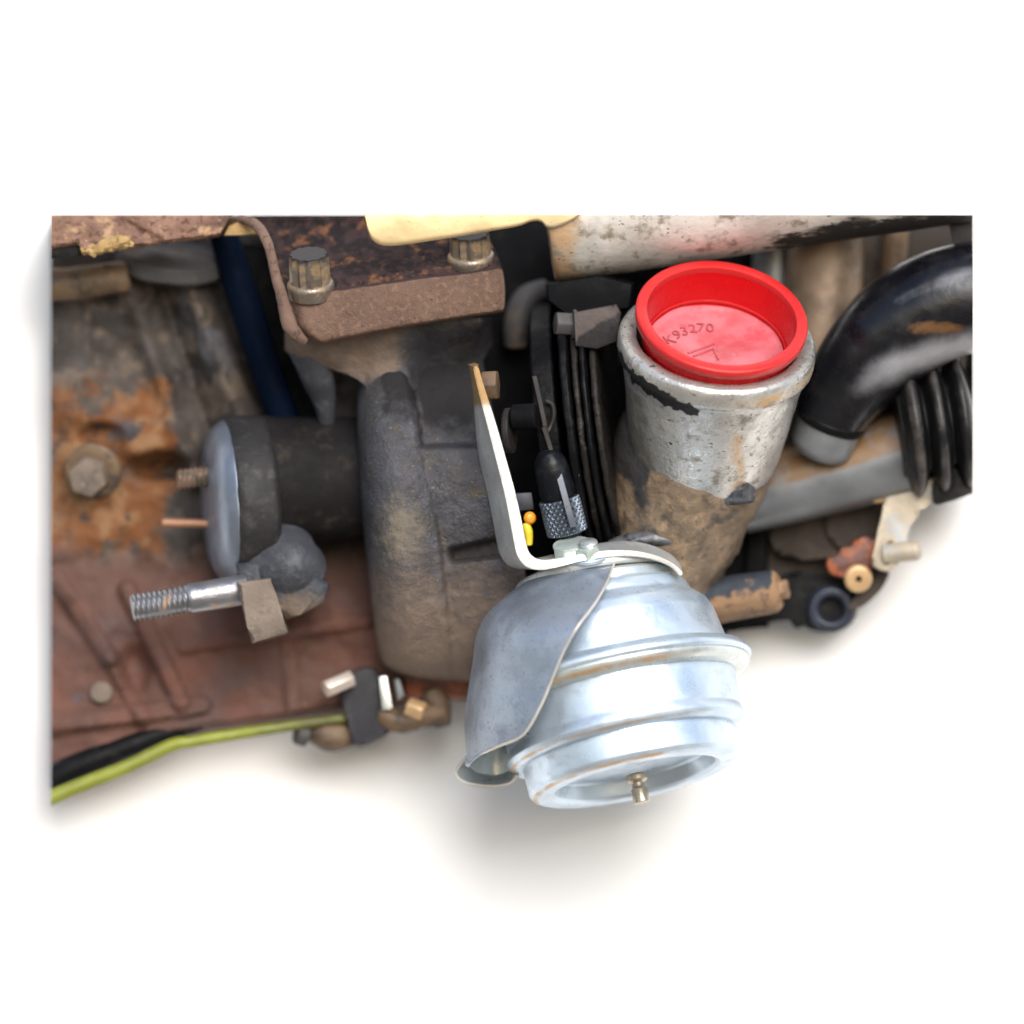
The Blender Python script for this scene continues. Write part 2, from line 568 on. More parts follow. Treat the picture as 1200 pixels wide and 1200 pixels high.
M['sleeve'] = mat('dull aluminised sheet', (0.34, 0.385, 0.45), 0.44, 0.75, [
    L((0.25, 0.28, 0.335), 3.5, 0.48, 0.72, rough=0.6),
    L((0.50, 0.54, 0.58), 45, 0.62, 0.68),
    L((0.10, 0.11, 0.125), 34, 0.61, 0.67, rough=0.7, metal=0.2)], bump=[(5, 1.0, 3), (55, 0.35, 2)], cvar=0.08)
M['sleeve_edge'] = mat('bright cut edge', (0.58, 0.53, 0.47), 0.4, 0.4, [L((0.75, 0.45, 0.22), 2.5, 0.6, 0.75)])
M['brass_nipple'] = mat('nipple metal', (0.45, 0.39, 0.31), 0.35, 0.7, [L((0.35, 0.28, 0.2), 6, 0.55, 0.7)])
M['mint_nut'] = mat('green tinted zinc', (0.58, 0.66, 0.61), 0.35, 0.5, [L((0.45, 0.52, 0.48), 10, 0.55, 0.7)], bump=[(20, 0.3, 3)])
M['knurl'] = mat('knurled dark steel', (0.13, 0.155, 0.19), 0.38, 0.7, [L((0.06, 0.07, 0.08), 6, 0.5, 0.7)])
M['black_gloss'] = mat('black oiled steel', (0.005, 0.006, 0.008), 0.35, 0.0, [L((0.016, 0.017, 0.02), 5, 0.5, 0.7)], bump=[(12, 0.6, 3)], spec=0.2)
M['link'] = mat('grey link strip', (0.12, 0.135, 0.165), 0.45, 0.5, [L((0.06, 0.06, 0.06), 4, 0.55, 0.75)])
M['link_dark'] = mat('dark link strip', (0.03, 0.027, 0.026), 0.5, 0.3, [L((0.06, 0.05, 0.043), 6, 0.55, 0.7)], spec=0.15)
M['grease'] = mat('greasy black plate', (0.004, 0.004, 0.005), 0.42, 0.0, [
    L((0.012, 0.011, 0.010), 6, 0.52, 0.7, rough=0.6), L((0.14, 0.20, 0.18), 14, 0.70, 0.76, rough=0.5)], bump=[(9, 1.5, 4)], spec=0.10)
M['grease_tan'] = mat('worn plate edge', (0.022, 0.019, 0.017), 0.5, 0.2, [L((0.10, 0.085, 0.07), 10, 0.60, 0.7), L((0.01, 0.01, 0.01), 5, 0.52, 0.62)], bump=[(14, 1.5, 4)], spec=0.15)
M['clamp_block'] = mat('oily clamp casting', (0.024, 0.022, 0.022), 0.6, 0.1, [
    L((0.085, 0.068, 0.063), 3.5, 0.85, 1.05, 'R'), L((0.015, 0.014, 0.014), 4, 0.55, 0.7)], bump=[(12, 1.2, 4)], spec=0.15)
M['aluminium'] = mat('dirty cast aluminium', (0.56, 0.545, 0.515), 0.33, 0.72, [
    L((0.50, 0.32, 0.165), 2.2, 0.84, 1.04, 'G', rough=0.5, metal=0.3, st=(1.3, 1, 0.7)),
    L((0.20, 0.18, 0.15), 3.2, 0.54, 0.72, rough=0.65, metal=0.2),
    L((0.145, 0.135, 0.112), 3.0, 0.62, 0.95, 'B', rough=0.6, metal=0.2),
    L((0.29, 0.27, 0.24), 9, 0.55, 0.68, rough=0.55, metal=0.4),
    L((0.008, 0.0075, 0.0075), 9, 0.84, 0.90, 'R', rough=0.55, metal=0.0, st=(0.7, 1, 1.3)),
    L((0.03, 0.024, 0.02), 18, 0.62, 0.67, rough=0.75, metal=0.0, st=(0.6, 1, 1.5))], bump=[(7, 1.2, 4), (30, 0.5, 3)], cvar=0.1)
M['aluminium_low'] = mat('brown stained aluminium', (0.20, 0.145, 0.098), 0.65, 0.2, [
    L((0.29, 0.20, 0.122), 7, 0.5, 0.66), L((0.075, 0.06, 0.047), 3.2, 0.50, 0.68), L((0.26, 0.16, 0.10), 9, 0.62, 0.72),
    L((0.035, 0.033, 0.034), 3.2, 0.80, 1.02, 'R', rough=0.7, metal=0.0),
    L((0.55, 0.52, 0.48), 5, 1.0, 1.15, 'G', rough=0.5, metal=0.4),
    L((0.05, 0.04, 0.033), 18, 0.64, 0.70)], bump=[(9, 2.0, 5), (30, 0.8, 3)])
M['plug_grey'] = mat('dark grey plug', (0.12, 0.125, 0.135), 0.45, 0.5, [L((0.04, 0.04, 0.042), 6, 0.5, 0.66), L((0.45, 0.46, 0.48), 9, 0.62, 0.74)], bump=[(14, 1.0, 3)])
M['red'] = mat('glossy red plastic', (0.50, 0.002, 0.004), 0.28, 0.0, [], bump=[(5, 0.25, 2)], cvar=0.02, rvar=0.05, sss=0.25, spec=0.5)
M['red_rim'] = mat('scuffed red plastic', (0.52, 0.016, 0.016), 0.40, 0.0, [L((0.16, 0.008, 0.008), 22, 0.67, 0.71)], bump=[(9, 0.5, 3)], cvar=0.04, sss=0.25)
M['red_floor'] = mat('red plastic floor with painted sheen', (0.49, 0.075, 0.09), 0.26, 0.0, [L((0.54, 0.16, 0.185), 1.9, 0.36, 0.62, rough=0.36)], bump=[(3.2, 2.2, 2)], cvar=0.06, sss=0.15, coat=0.9)  # pale pink stands for the sky's reflection, put into the colour
M['red_print'] = mat('grey moulded figures', (0.36, 0.065, 0.08), 0.5, 0.0, [], cvar=0.02)
M['hose'] = mat('black rubber hose', (0.004, 0.004, 0.006), 0.32, 0.0, [
    L((0.012, 0.0115, 0.0125), 3.5, 0.5, 0.72, rough=0.4),
    L((0.34, 0.34, 0.365), 1.4, 0.48, 1.25, 'R', rough=0.45),  # pale grey is the rubber's sheen put into the colour
    L((0.11, 0.05, 0.016), 3.0, 0.82, 1.05, 'G', rough=0.6)], bump=[(5, 0.8, 3)], spec=0.35, coat=0.2)
M['bellows'] = mat('black rubber boot', (0.007, 0.007, 0.008), 0.4, 0.0, [L((0.075, 0.065, 0.06), 3, 0.85, 1.1, 'R', rough=0.5), L((0.02, 0.018, 0.017), 5, 0.55, 0.7)], bump=[(8, 0.6, 3)], spec=0.3)
M['tan_pipe'] = mat('tan tinted metal pipe', (0.22, 0.155, 0.105), 0.5, 0.35, [L((0.12, 0.087, 0.062), 1.6, 0.5, 0.7), L((0.28, 0.28, 0.29), 1.4, 0.58, 0.75)], bump=[(5, 0.6, 3)])
M['grey_pipe'] = mat('satin grey pipe', (0.19, 0.20, 0.212), 0.42, 0.4, [L((0.17, 0.10, 0.048), 1.4, 0.80, 1.1, 'R', metal=0.1), L((0.17, 0.17, 0.175), 2, 0.55, 0.72)], bump=[(5, 0.5, 3)])
M['rusty_sleeve'] = mat('flaking rusty sleeve', (0.24, 0.14, 0.075), 0.75, 0.1, [
    L((0.13, 0.085, 0.055), 8, 0.5, 0.6),
    L((0.026, 0.033, 0.045), 6, 0.74, 0.86, 'R'), L((0.26, 0.28, 0.31), 9, 0.84, 0.92, 'G', rough=0.5, metal=0.3)], bump=[(9, 2.0, 4)])
M['arm_black'] = mat('black painted arm', (0.005, 0.005, 0.006), 0.5, 0.0, [L((0.014, 0.013, 0.012), 4, 0.52, 0.7)], bump=[(8, 0.8, 3)], spec=0.1)
M['ring_blue'] = mat('blue black bush', (0.024, 0.03, 0.05), 0.4, 0.2, [L((0.010, 0.012, 0.018), 5, 0.5, 0.7)])
M['orange_part'] = mat('orange brown fitting', (0.25, 0.065, 0.02), 0.55, 0.0, [L((0.085, 0.03, 0.022), 3, 0.48, 0.62)], bump=[(8, 1.0, 3)])
M['brass'] = mat('pale brass', (0.58, 0.38, 0.2), 0.42, 0.4, [L((0.45, 0.32, 0.2), 4, 0.58, 0.75)], bump=[(10, 0.6, 3)])
M['cream_part'] = mat('weathered cream aluminium', (0.42, 0.36, 0.275), 0.55, 0.25, [L((0.36, 0.37, 0.38), 2.5, 0.5, 0.64), L((0.22, 0.18, 0.13), 3, 0.62, 0.74)], bump=[(8, 1.0, 3)])
M['yellow_green'] = mat('yellow green rubber edge', (0.19, 0.21, 0.018), 0.5, 0.0, [L((0.33, 0.36, 0.10), 2.0, 0.56, 0.72), L((0.11, 0.11, 0.02), 3, 0.60, 0.74), L((0.085, 0.085, 0.02), 3, 0.55, 0.95, 'R')], bump=[(5, 0.8, 3)])
M['navy'] = mat('navy blue rubber', (0.002, 0.005, 0.014), 0.6, 0.0, [], bump=[(5, 0.6, 3)], spec=0.03)
M['orange_tag'] = mat('orange plastic', (0.75, 0.30, 0.02), 0.4)
M['yellow_tag'] = mat('yellow plastic', (0.72, 0.56, 0.03), 0.4)
M['bright_bolt'] = mat('bright bolt', (0.64, 0.56, 0.50), 0.4, 0.5, [L((0.45, 0.25, 0.12), 4, 0.58, 0.7)])
M['brown_lump'] = mat('brown brass casting', (0.13, 0.083, 0.046), 0.6, 0.1, [L((0.05, 0.037, 0.028), 3, 0.5, 0.66), L((0.27, 0.155, 0.075), 3, 0.6, 0.72)], bump=[(6, 1.0, 3)])
M['grey_block'] = mat('dark grey plastic', (0.034, 0.034, 0.039), 0.5, 0.0, [L((0.02, 0.02, 0.022), 3, 0.5, 0.7)], bump=[(6, 0.6, 3)], spec=0.2)

# ------------------------------------------------------------------ setting
bm = bmesh.new()
for x, z in ((-1.4, 0.0), (1.4, 0.0), (1.4, 1.25), (-1.4, 1.25)):
    bm.verts.new((x, 0, z))
bm.verts.ensure_lookup_table()
fr = bm.faces.new(bm.verts)
ex = bmesh.ops.extrude_face_region(bm, geom=[fr])
for v in ex['geom']:
    if isinstance(v, bmesh.types.BMVert):
        v.co.y += 0.02
bmesh.ops.recalc_face_normals(bm, faces=bm.faces)
me = bpy.data.meshes.new('backdrop')
bm.to_mesh(me); bm.free()
me.materials.append(M['white_wall'])
o = bpy.data.objects.new('backdrop', me)
COL.objects.link(o)
WALL_D = -126
o.location = (0, -WALL_D * S, 0)
o['kind'], o['label'] = 'structure', 'plain white board standing behind the engine section'

bm = bmesh.new()
bmesh.ops.create_grid(bm, x_segments=8, y_segments=8, size=60)
me = bpy.data.meshes.new('ground')
bm.to_mesh(me); bm.free()
me.materials.append(M['earth'])
o = bpy.data.objects.new('ground', me)
COL.objects.link(o)
o.location = (0, 0, -0.004)
o['kind'], o['label'] = 'structure', 'sandy brown yard ground below the engine'

# ------------------------------------------------------------------ engine block (left)
BLOCK_BOT = [(30, 930), (60, 922), (100, 908), (150, 886), (200, 866), (250, 855), (330, 844), (400, 834), (440, 834), (480, 828), (545, 800)]
def block_d(x, y):
    low = sstep(620, 700, y)
    d = -64 + (8 - 5 * low) * nz(x, y, 3, 60, 3) + 2.5 * nz(x, y, 9, 16, 3)
    d += 20 * sstep(630, 720, y) * sstep(40, 130, x) + 8 * sstep(820, 850, y - 0.02 * (x - 60))
    # flat-topped webs of the lower case
    for (x0, y0, x1, y1, w, h) in ((66, 676, 128, 770, 11, 12), (128, 770, 168, 842, 9, 11), (150, 690, 212, 822, 11, 13),
                                   (215, 758, 430, 728, 9, 7), (330, 690, 345, 830, 10, 6), (55, 850, 236, 826, 12, 13)):
        d += h * sstep(w * 1.25, w * 0.55, seg_dist(x, y, x0, y0, x1, y1))
    # upper webs: rounded ridges with a valley between
    for (x0, y0, x1, y1, w, h) in ((150, 330, 228, 560, 13, 24), (216, 318, 286, 500, 18, 30), (188, 330, 262, 560, 8, -16), (248, 318, 306, 470, 8, -12)):
        d += h * math.exp(-(seg_dist(x, y, x0, y0, x1, y1) / w)**2)
    for (cx, cy, r, h) in ((175, 512, 36, 26), (92, 465, 40, 16), (200, 640, 34, 12), (120, 610, 34, 12), (70, 640, 26, 10),
                           (112, 540, 46, 14), (112, 390, 40, 10)):
        q = ((x - cx)**2 + (y - cy)**2) / (r * r)
        if q < 4:
            d += h * math.exp(-q * q)
    for (cx, cy, rx, ry, h) in ((186, 548, 34, 15, 42), (120, 512, 26, 15, 30), (158, 785, 17, 26, 20), (262, 712, 46, 22, 11),
                                (380, 770, 38, 26, 10), (86, 720, 16, 20, 8)):
        q = ((x - cx) / rx)**2 + ((y - cy) / ry)**2
        if q < 4:
            d -= h * math.exp(-q * q)
    return max(d, -118)
def block_fn(u, v):
    x = 40 + u * 500
    y0, y1 = 262, interp(BLOCK_BOT, x)
    y = y0 + v * (y1 - y0)
    d = block_d(x, y)
    d -= 40 * sstep(0.985, 1.0, v)
    return (x, y, d)
def block_paint(x, y, d):
    r = 0.42 * sstep(270, 180, x) * sstep(370, 470, y) * sstep(760, 600, y) + 0.03 * sstep(120, 80, x) * sstep(330, 400, y) * sstep(660, 600, y)
    r += 0.06 * sstep(260, 200, x) * sstep(560, 620, y) * sstep(700, 660, y) + 0.10 * math.exp(-(((x - 172) / 40)**2 + ((y - 510) / 36)**2))
    g = 0.85 * sstep(580, 740, y)
    b = 0.36 * sstep(130, 180, x) * sstep(560, 420, y) + 0.45 * math.exp(-(((x - 140)**2 + (y - 505)**2) / 900.0))
    b += 0.4 * sstep(845, 815, y) * sstep(800, 815, y) * sstep(210, 120, x)
    return (r, g, b)
blk = thing('engine_block', 'rusty orange and brown engine block filling the left behind the turbocharger', 'engine', (250, 940, -60))
obj('casting', shell(125, 165, block_fn, lambda p: Vector((p.x, p.y, -124))), M['block'], blk, paint=block_paint, cut=True, smooth=60)
obj('pipe_stub', jitter(tube([(50, 334, -24), (100, 331, -22), (147, 325, -22)], [19, 20, 18], 28, 6), 2, 30), M['brown_lump'], blk, cut=True)
b = obj('cover_plate', jitter(lathe(fillet([(0, 0), (0, 66), (5, 70), (22, 66), (30, 40), (30, 0)], 4), (200, 312, -66), (0.1, -0.93, 0.36), 64), 1.5, 30), M['block_grey'], blk)
bf = obj('hex_bolt', prism(ngon(23, 6, 0.3), (106, 556, -32), (-0.2, 0.25, 1), 22, 3), M['lug'], blk)
obj('washer', lathe(fillet([(0, 0), (0, 33), (7, 33), (9, 24), (9, 0)], 3), (110, 551, -38), (-0.2, 0.25, 1), 40), M['brown_lump'], bf)
obj('core_plug', lathe(fillet([(0, 0), (0, 14), (4, 12), (5, 0)], 3), (119, 812, -40), (0, 0, 1), 32), M['lug'], blk)
obj('sump_rail', tube([(40, 925, -44), (80, 903, -41), (140, 879, -41), (190, 860, -45), (235, 848, -54)], [15, 16, 14, 12, 8], 20, 6), M['arm_black'], blk, cut=True)

g = thing('edge_strip', 'yellow green rubber strip curving along the lower edge of the rusty engine block', 'rubber strip', (230, 900, -20))
obj('strip', tube([(40, 946, -14), (62, 934, -14), (105, 916, -14), (150, 898, -14), (200, 874, -16), (225, 869, -16), (260, 863, -18), (330, 852, -24), (400, 842, -34), (430, 838, -40)],
                  [9, 9, 8.5, 8, 8, 7, 7, 6.5, 6, 5], 20, 8), M['yellow_green'], g, cut=True, paint=lambda x, y, d: (0.55 * sstep(230, 380, x), 0, 0))

# engine side behind the turbocharger, its deep shade put into a black colour
mid = thing('engine_casting', 'engine side coloured black for the deep shade behind the turbocharger', 'engine', (640, 800, -80))
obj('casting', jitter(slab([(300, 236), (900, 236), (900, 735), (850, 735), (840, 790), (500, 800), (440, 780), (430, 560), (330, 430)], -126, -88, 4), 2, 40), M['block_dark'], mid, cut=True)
obj('stay', tube([(640, 338, -60), (616, 350, -52), (606, 376, -48), (604, 404, -52)], [12, 15, 16, 14], 20, 6), M['block_grey'], mid)
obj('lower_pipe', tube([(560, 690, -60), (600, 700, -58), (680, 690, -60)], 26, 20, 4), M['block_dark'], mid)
t = thing('navy_hose', 'dark navy rubber hose running down between grey ribs and manifold flange', 'hose', (310, 500, -30))
obj('hose', tube([(262, 275, -24), (284, 345, -22), (306, 415, -22), (340, 510, -24)], [17, 19, 19, 18], 28, 8), M['navy'], t)
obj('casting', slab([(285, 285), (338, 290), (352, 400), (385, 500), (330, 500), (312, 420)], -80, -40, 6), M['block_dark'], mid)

# ------------------------------------------------------------------ exhaust manifold
man = thing('exhaust_manifold', 'rust brown exhaust manifold with thick bolted flange above the turbine', 'manifold', (430, 402, 60))
MAN_BOT = [(40, 295), (58, 292), (92, 287), (99, 298), (150, 292), (205, 284), (258, 277), (266, 262), (274, 250)]
def man_fn(u, v):
    x = 40 + 232 * u
    yb = interp(MAN_BOT, x)
    y = 225 + (yb - 225) * v
    d = 92 - (1 - v)**1.5 * 60 + 2.2 * nz(x, y, 1, 12, 4) + 2 * nz(x, y, 5, 4, 2)
    d -= 10 * math.exp(-(seg_dist(x, y, 120, 245, 185, 283) / 5)**2)
    d -= 12 * sstep(0.9, 1.0, v)**2
    return (x, y, d)
obj('runner', shell(110, 40, man_fn, lambda p: Vector((p.x, p.y, -20))), M['rust_scale'], man, cut=True, smooth=60)
obj('fibre_gasket', jitter(tube([(97, 293, 84), (125, 288, 88), (152, 282, 88)], [6, 8, 6], 24, 10), 5, 8), M['fibre'], man)
obj('fibre_gasket', jitter(slab([(262, 276), (268, 264), (282, 260), (302, 268), (306, 274), (285, 275)], 40, 70, 3), 3, 10), M['fibre'], man)
obj('gap_strip', slab([(40, 289), (95, 286), (101, 299), (80, 301), (40, 305)], 40, 78, 2), M['arm_black'], man, cut=True)  # black strip stands for the dark gap under the runner
FL_EDGE = [(268, 358), (342, 349), (588, 316), (600, 314)]
FL_L = [(225, 262), (256, 272), (262, 300), (285, 315), (320, 326), (350, 334), (380, 340), (392, 350), (403, 366)]
FL_R = [(225, 552), (252, 560), (315, 588), (360, 591), (372, 585)]
def flange_fn(u, v):
    # v: 0..0.55 top face, ..0.62 rounded edge, ..1 front face
    xe = 336 + u * 254
    ye = interp(FL_EDGE, xe)
    yb = 402 - (xe - 362) * 0.158 + 26 * max(0, (352 - xe) / 16)**2 * -1
    if v < 0.6:
        k = v / 0.6
        y = 225 + (ye - 225) * k
        xl, xr = sinterp(FL_L, y), sinterp(FL_R, y)
        x = xl + (xr - xl) * u
        d = 132 - (ye - y) * 1.7 + 2.2 * nz(x, y, 2, 16, 4)
        d -= 6 * sstep(0.86, 1.0, k)
        d += 36 * math.exp(-((y - 240) / 34.0)**2)                        # fillet rising to the runner
        return (x, y, d)
    k = (v - 0.6) / 0.4
    y = ye + (yb - ye) * k
    xl, xr = sinterp(FL_L, y), sinterp(FL_R, y)
    x = xl + (xr - xl) * u
    d = 130 + 3 * math.sin(math.pi * k)**0.5 - 8 * sstep(0.93, 1, k) + 0.8 * nz(x, y, 2, 9, 3)
    d -= 22 * sstep(0.10, 0.0, u)**2 + 10 * sstep(0.95, 1.0, u)**2
    return (x, y, d)
obj('flange', shell(110, 90, flange_fn, lambda p: Vector((p.x, p.y + (0 if p.y > 300 else 0), min(p.z - 40, 40)))), M['flange'], man, cut=True, smooth=50,
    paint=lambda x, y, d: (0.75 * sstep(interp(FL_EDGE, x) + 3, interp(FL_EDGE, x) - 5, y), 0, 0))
obj('rim', jitter(tube([(262, 268, 40), (278, 258, 60), (298, 262, 90), (313, 283, 118), (322, 318, 130), (331, 350, 132), (340, 382, 128), (356, 400, 118)],
                       [3, 5, 6, 6, 6, 7, 9, 6], 16, 8), 0.8, 8), M['rim_rust'], man)

BOLT_AX = Vector((-0.06, -0.92, 0.38)).normalized()
def flange_bolt(c, h):
    prof_o = star(20.0, 24.5, 12)
    a, e1, e2 = basis(BOLT_AX)
    hd = prism(prof_o, Vector(c) + BOLT_AX * 6, BOLT_AX, h, 1.0, r2=0.96)
    f = obj('flange_bolt', hd, M['bolt_flange'], man,
            paint=lambda x, y, d: (0.9 * sstep(h + 3, h + 6, (Vector((x, y, d)) - Vector(c)).dot(BOLT_AX)), 0, 0), smooth=30)
    obj('collar', lathe(fillet([(-12, 0), (-12, 27), (2, 28), (5, 27), (7, 25), (7, 0)], 1.5), c, BOLT_AX, 48), M['bolt_flange'], f)
flange_bolt((364, 336, 118), 36)
flange_bolt((552, 303, 100), 26)

# ------------------------------------------------------------------ heat shield sheet and silver pipe
hs = thing('heat_shield', 'cream sheet over the silver pipe along the top edge', 'heat shield', (780, 330, 60))
SH_BOT = [(428, 256), (431, 270), (436, 281), (446, 287), (460, 288), (480, 286), (550, 275), (608, 265), (622, 260), (634, 260), (642, 268), (660, 264), (690, 246)]
def sheet_fn(u, v):
    x = 428 + 262 * u**1.15
    yb = sinterp(SH_BOT, x)
    y = 226 + (yb - 226) * v
    ya = 252 - 0.05 * (x - 600)
    d = 64 + math.sqrt(max(0, 92**2 - (y - ya + 4)**2)) - 5 * sstep(0.94, 1, v) + 0.8 * nz(x, y, 2, 30, 3)
    return (x, y, d)
obj('sheet', thicken(60, 24, sheet_fn, -4), M['shield_cream'], hs, cut=True, smooth=60, paint=lambda x, y, d: (0.8 * sstep(540, 660, x) * (0.4 + 0.6 * sstep(250, 275, y)), 0, 0))
ax = Vector((500, -68, -4)).normalized()
obj('pipe', jitter(lathe(fillet([(0, 0), (0, 80), (-2, 84), (4, 86), (70, 86), (560, 84), (560, 0)], 3) if False else
                         [(2, 0), (2, 79), (0, 82), (2, 85), (8, 86)] + [(8 + k * 14, 86 - 0.15 * k) for k in range(1, 40)] + [(560, 0)],
                         (640, 246, 62), ax, 128), 1.0, 60), M['pipe_silver'], hs, cut=True, smooth=50,
    paint=lambda x, y, d: (0.16 * sstep(700, 860, x) + 0.30 * sstep(830, 940, x) * sstep(258 - 0.1 * (x - 900), 285 - 0.1 * (x - 900), y) + 0.12 * sstep(930, 1000, x), 0.75 * sstep(760, 640, x), 0))

# ------------------------------------------------------------------ turbocharger: turbine side
tb = thing('turbocharger', 'grey cast iron turbine drum with dark bearing housing below the flange', 'turbocharger', (500, 800, 0))
TL = [(392, 452), (420, 428), (450, 419), (560, 421), (640, 428), (720, 437), (760, 443), (782, 452), (799, 486)]
TRG = [(392, 470), (420, 474), (480, 489), (540, 497), (640, 517), (740, 527), (800, 530)]
def turb_fn(u, v):
    y = 392 + 407 * v
    xl = sinterp(TL, y)
    xr = 566 + (y - 425) * 0.20 - 26 * sstep(770, 800, y)
    x = xl + (xr - xl) * u
    d = -34 + 156 * math.sqrt(max(0.0, 1 - ((y - 592) / 209.0)**2))
    e = (x - xl) / 46.0
    if e < 1:
        d -= 62 * (1 - math.sqrt(max(0, 1 - (1 - e)**2)))
    rx = sinterp(TRG, y) + 2 * nz(y, 3, 0, 14, 3)
    # step at the ridge
    s = sstep(rx - 3, rx + 3, x)
    yt = 524 - 0.03 * (x - 490)
    z1 = 1 - sstep(yt - 4, yt + 4, y)
    ga, gb = 645 - 0.21 * (x - 515), 662 - 0.14 * (x - 515)
    gap = sstep(ga - 3, ga + 4, y) * (1 - sstep(gb - 4, gb + 3, y))
    fade = 1 - sstep(690, 770, y)
    wb = max(20.0, rx - xl)
    d += 13 * (1 - s) * math.sin(math.pi * max(0.0, min(1.0, (x - xl) / wb)))**0.8
    d -= s * (30 * z1 + 12 * sstep(560, 650, y) * sstep(790, 730, y) + 36 * gap * sstep(rx + 4, rx + 16, x))
    d += 3.5 * math.exp(-((x - rx + 8) / 5.0)**2) * (z1 + 0.4 * sstep(580, 660, y))                    # proud lip on the ridge
    d -= 5 * sstep(rx - 60, rx - 20, x) * (1 - s) * sstep(560, 430, y)
    d += 1.6 * nz(x, y, 4, 40, 4) + 0.8 * nz(x, y, 8, 9, 3)
    d -= 20 * sstep(0.97, 1.0, v)**2
    return (x, y, d)
def turb_paint(x, y, d):
    r = 0.80 * sstep(560, 765, y) + 0.3 * sstep(740, 800, y) + 0.55 * sstep(440, 405, y) * sstep(480, 460, x)
    g = 0.62 * math.exp(-(((x - 470) / 42.0)**2 + ((y - 620) / 55.0)**2)) + 0.35 * math.exp(-(((x - 490) / 50.0)**2 + ((y - 710) / 40.0)**2))
    b = 0.70 * sstep(560, 440, y) * sstep(428, 455, x) * sstep(395, 425, y)  # shade on the upper band and recess put into the colour
    b += 0.2 * sstep(490, 500, x) * sstep(530, 515, y)
    return (r, g, b)
obj('turbine_housing', shell(100, 200, turb_fn, lambda p: Vector((p.x, p.y, -50))), M['turbine'], tb, paint=turb_paint, smooth=60)
def neck_fn(u, v):
    x = 334 + 242 * u
    yb = sinterp([(334, 410), (348, 422), (390, 434), (418, 444), (440, 462), (470, 462), (500, 452), (540, 446), (560, 430), (576, 404)], x)
    y = 372 + (yb - 372) * v
    k = sstep(0.05, 1.0, v)
    dt = -34 + 156 * math.sqrt(max(0.0, 1 - ((min(y, 800) - 592) / 209.0)**2)) - 30 * sstep(476, 502, x) + 9 * sstep(424, 450, x) * sstep(494, 470, x)
    w = sstep(385, 450, x)
    d = w * (104 * (1 - k) + (dt - 12) * k) + (1 - w) * (104 - 44 * v * v)
    d -= 22 * sstep(352, 334, x) + 26 * sstep(562, 576, x)
    d += 2.2 * nz(x, y, 6, 20, 4) - 5 * sstep(462, 492, x) * sstep(0.1, 0.5, v)
    return (x, y, d)
obj('inlet_neck', shell(90, 40, neck_fn, lambda p: Vector((p.x, p.y, min(0, p.z - 20)))), M['turbine'], tb,
    paint=lambda x, y, d: (0.75 * sstep(488, 455, x) * sstep(470, 430, y) + 0.22 * sstep(455, 488, x) * sstep(425, 395, y), 0.25 * sstep(488, 455, x), 0.5 * sstep(460, 500, x) * sstep(385, 425, y)), smooth=60)
obj('neck_web', jitter(tube([(362, 410, 50), (372, 440, 40), (380, 470, 28), (384, 500, 20)], [24, 20, 14, 8], 24, 8), 1, 20), M['lug_grey'], tb)
AXL = Vector((-0.985, 0.055, 0.13)).normalized()
obj('centre_housing', jitter(lathe(fillet([(-140, 0), (-140, 72), (-8, 76), (14, 80), (30, 80), (30, 0)], 6), (330, 566, 0), AXL, 64), 2.5, 30), M['bearing'], tb, smooth=60)
obj('centre_housing', jitter(lathe(fillet([(-60, 0), (-60, 84), (-36, 88), (-20, 70), (-20, 0)], 6), (352, 580, 0), AXL, 64), 2.0, 30), M['bearing'], tb, smooth=60) if False else None
ring = obj('bearing_flange', jitter(lathe(fillet([(-6, 0), (-6, 90), (0, 100), (6, 102), (38, 102), (46, 99), (46, 0)], 4), (312, 587, 2), AXL, 96), 1.0, 24),
    M['bearing_rim'], tb, paint=lambda x, y, d: (0.6 * sstep(640, 690, y), 0, 0))
obj('machined_face', lathe(fillet([(0, 0), (0, 98), (3, 97.5), (8, 94), (13, 90), (18, 83), (22, 74), (25, 60), (27, 40), (27, 0)], 5), Vector((312, 587, 2)) + AXL * 44, AXL, 96), M['blue_steel'], ring)
obj('oil_boss', jitter(tube([(318, 652, 40), (342, 668, 50), (362, 678, 44)], [48, 46, 33], 40, 8), 3.0, 26), M['lug_grey'], tb, paint=lambda x, y, d: (0.9 * sstep(668, 712, y), 0, 0), smooth=60)
obj('lug_web', jitter(slab([(276, 660), (330, 650), (386, 684), (380, 706), (352, 720), (333, 726), (318, 704), (284, 694)], 0, 84, 10), 2.0, 22), M['lug_grey'], tb, paint=lambda x, y, d: (0.9 * sstep(676, 714, y), 0, 0), smooth=60)
obj('square_lug', jitter(slab([(277, 682), (318, 677), (320, 700), (332, 724), (338, 741), (334, 743), (296, 754), (290, 735)], 30, 118, 6), 1.6, 14), M['lug'], tb)
AXS = Vector((-0.985, 0.165, 0.06)).normalized()
def thread(c, axis, r, length, pitch, amp, plain=0.0, n=36):
    """helical thread from the tip inwards, then a plain shank"""
    prof = []
    h = 0.0
    prof.append((0, 0)); prof.append((0, r * 0.72)); prof.append((1.5, r * 0.9))
    k = 2.0
    while k < length:
        prof.append((k, r)); k += pitch / 5.0
    def fn(rr, hh, th):
        if rr < r * 0.99 or hh > length or hh < 1.6:
            return rr
        ph = (hh / pitch + th / (2 * math.pi)) % 1.0
        return rr - amp * (1 - abs(2 * ph - 1))**1.0 * sstep(length, length - pitch, hh)
    bmm = None
    for (hh, rr) in ((length, r * 1.02), (length + 2, r * 1.02), (length + plain, r * 1.02), (length + plain, 0)):
        prof.append((hh, rr))
    prof = [(a_, max(b_, 1e-3)) for a_, b_ in prof]
    return lathe(prof, c, Vector(axis) * -1, n, fn)
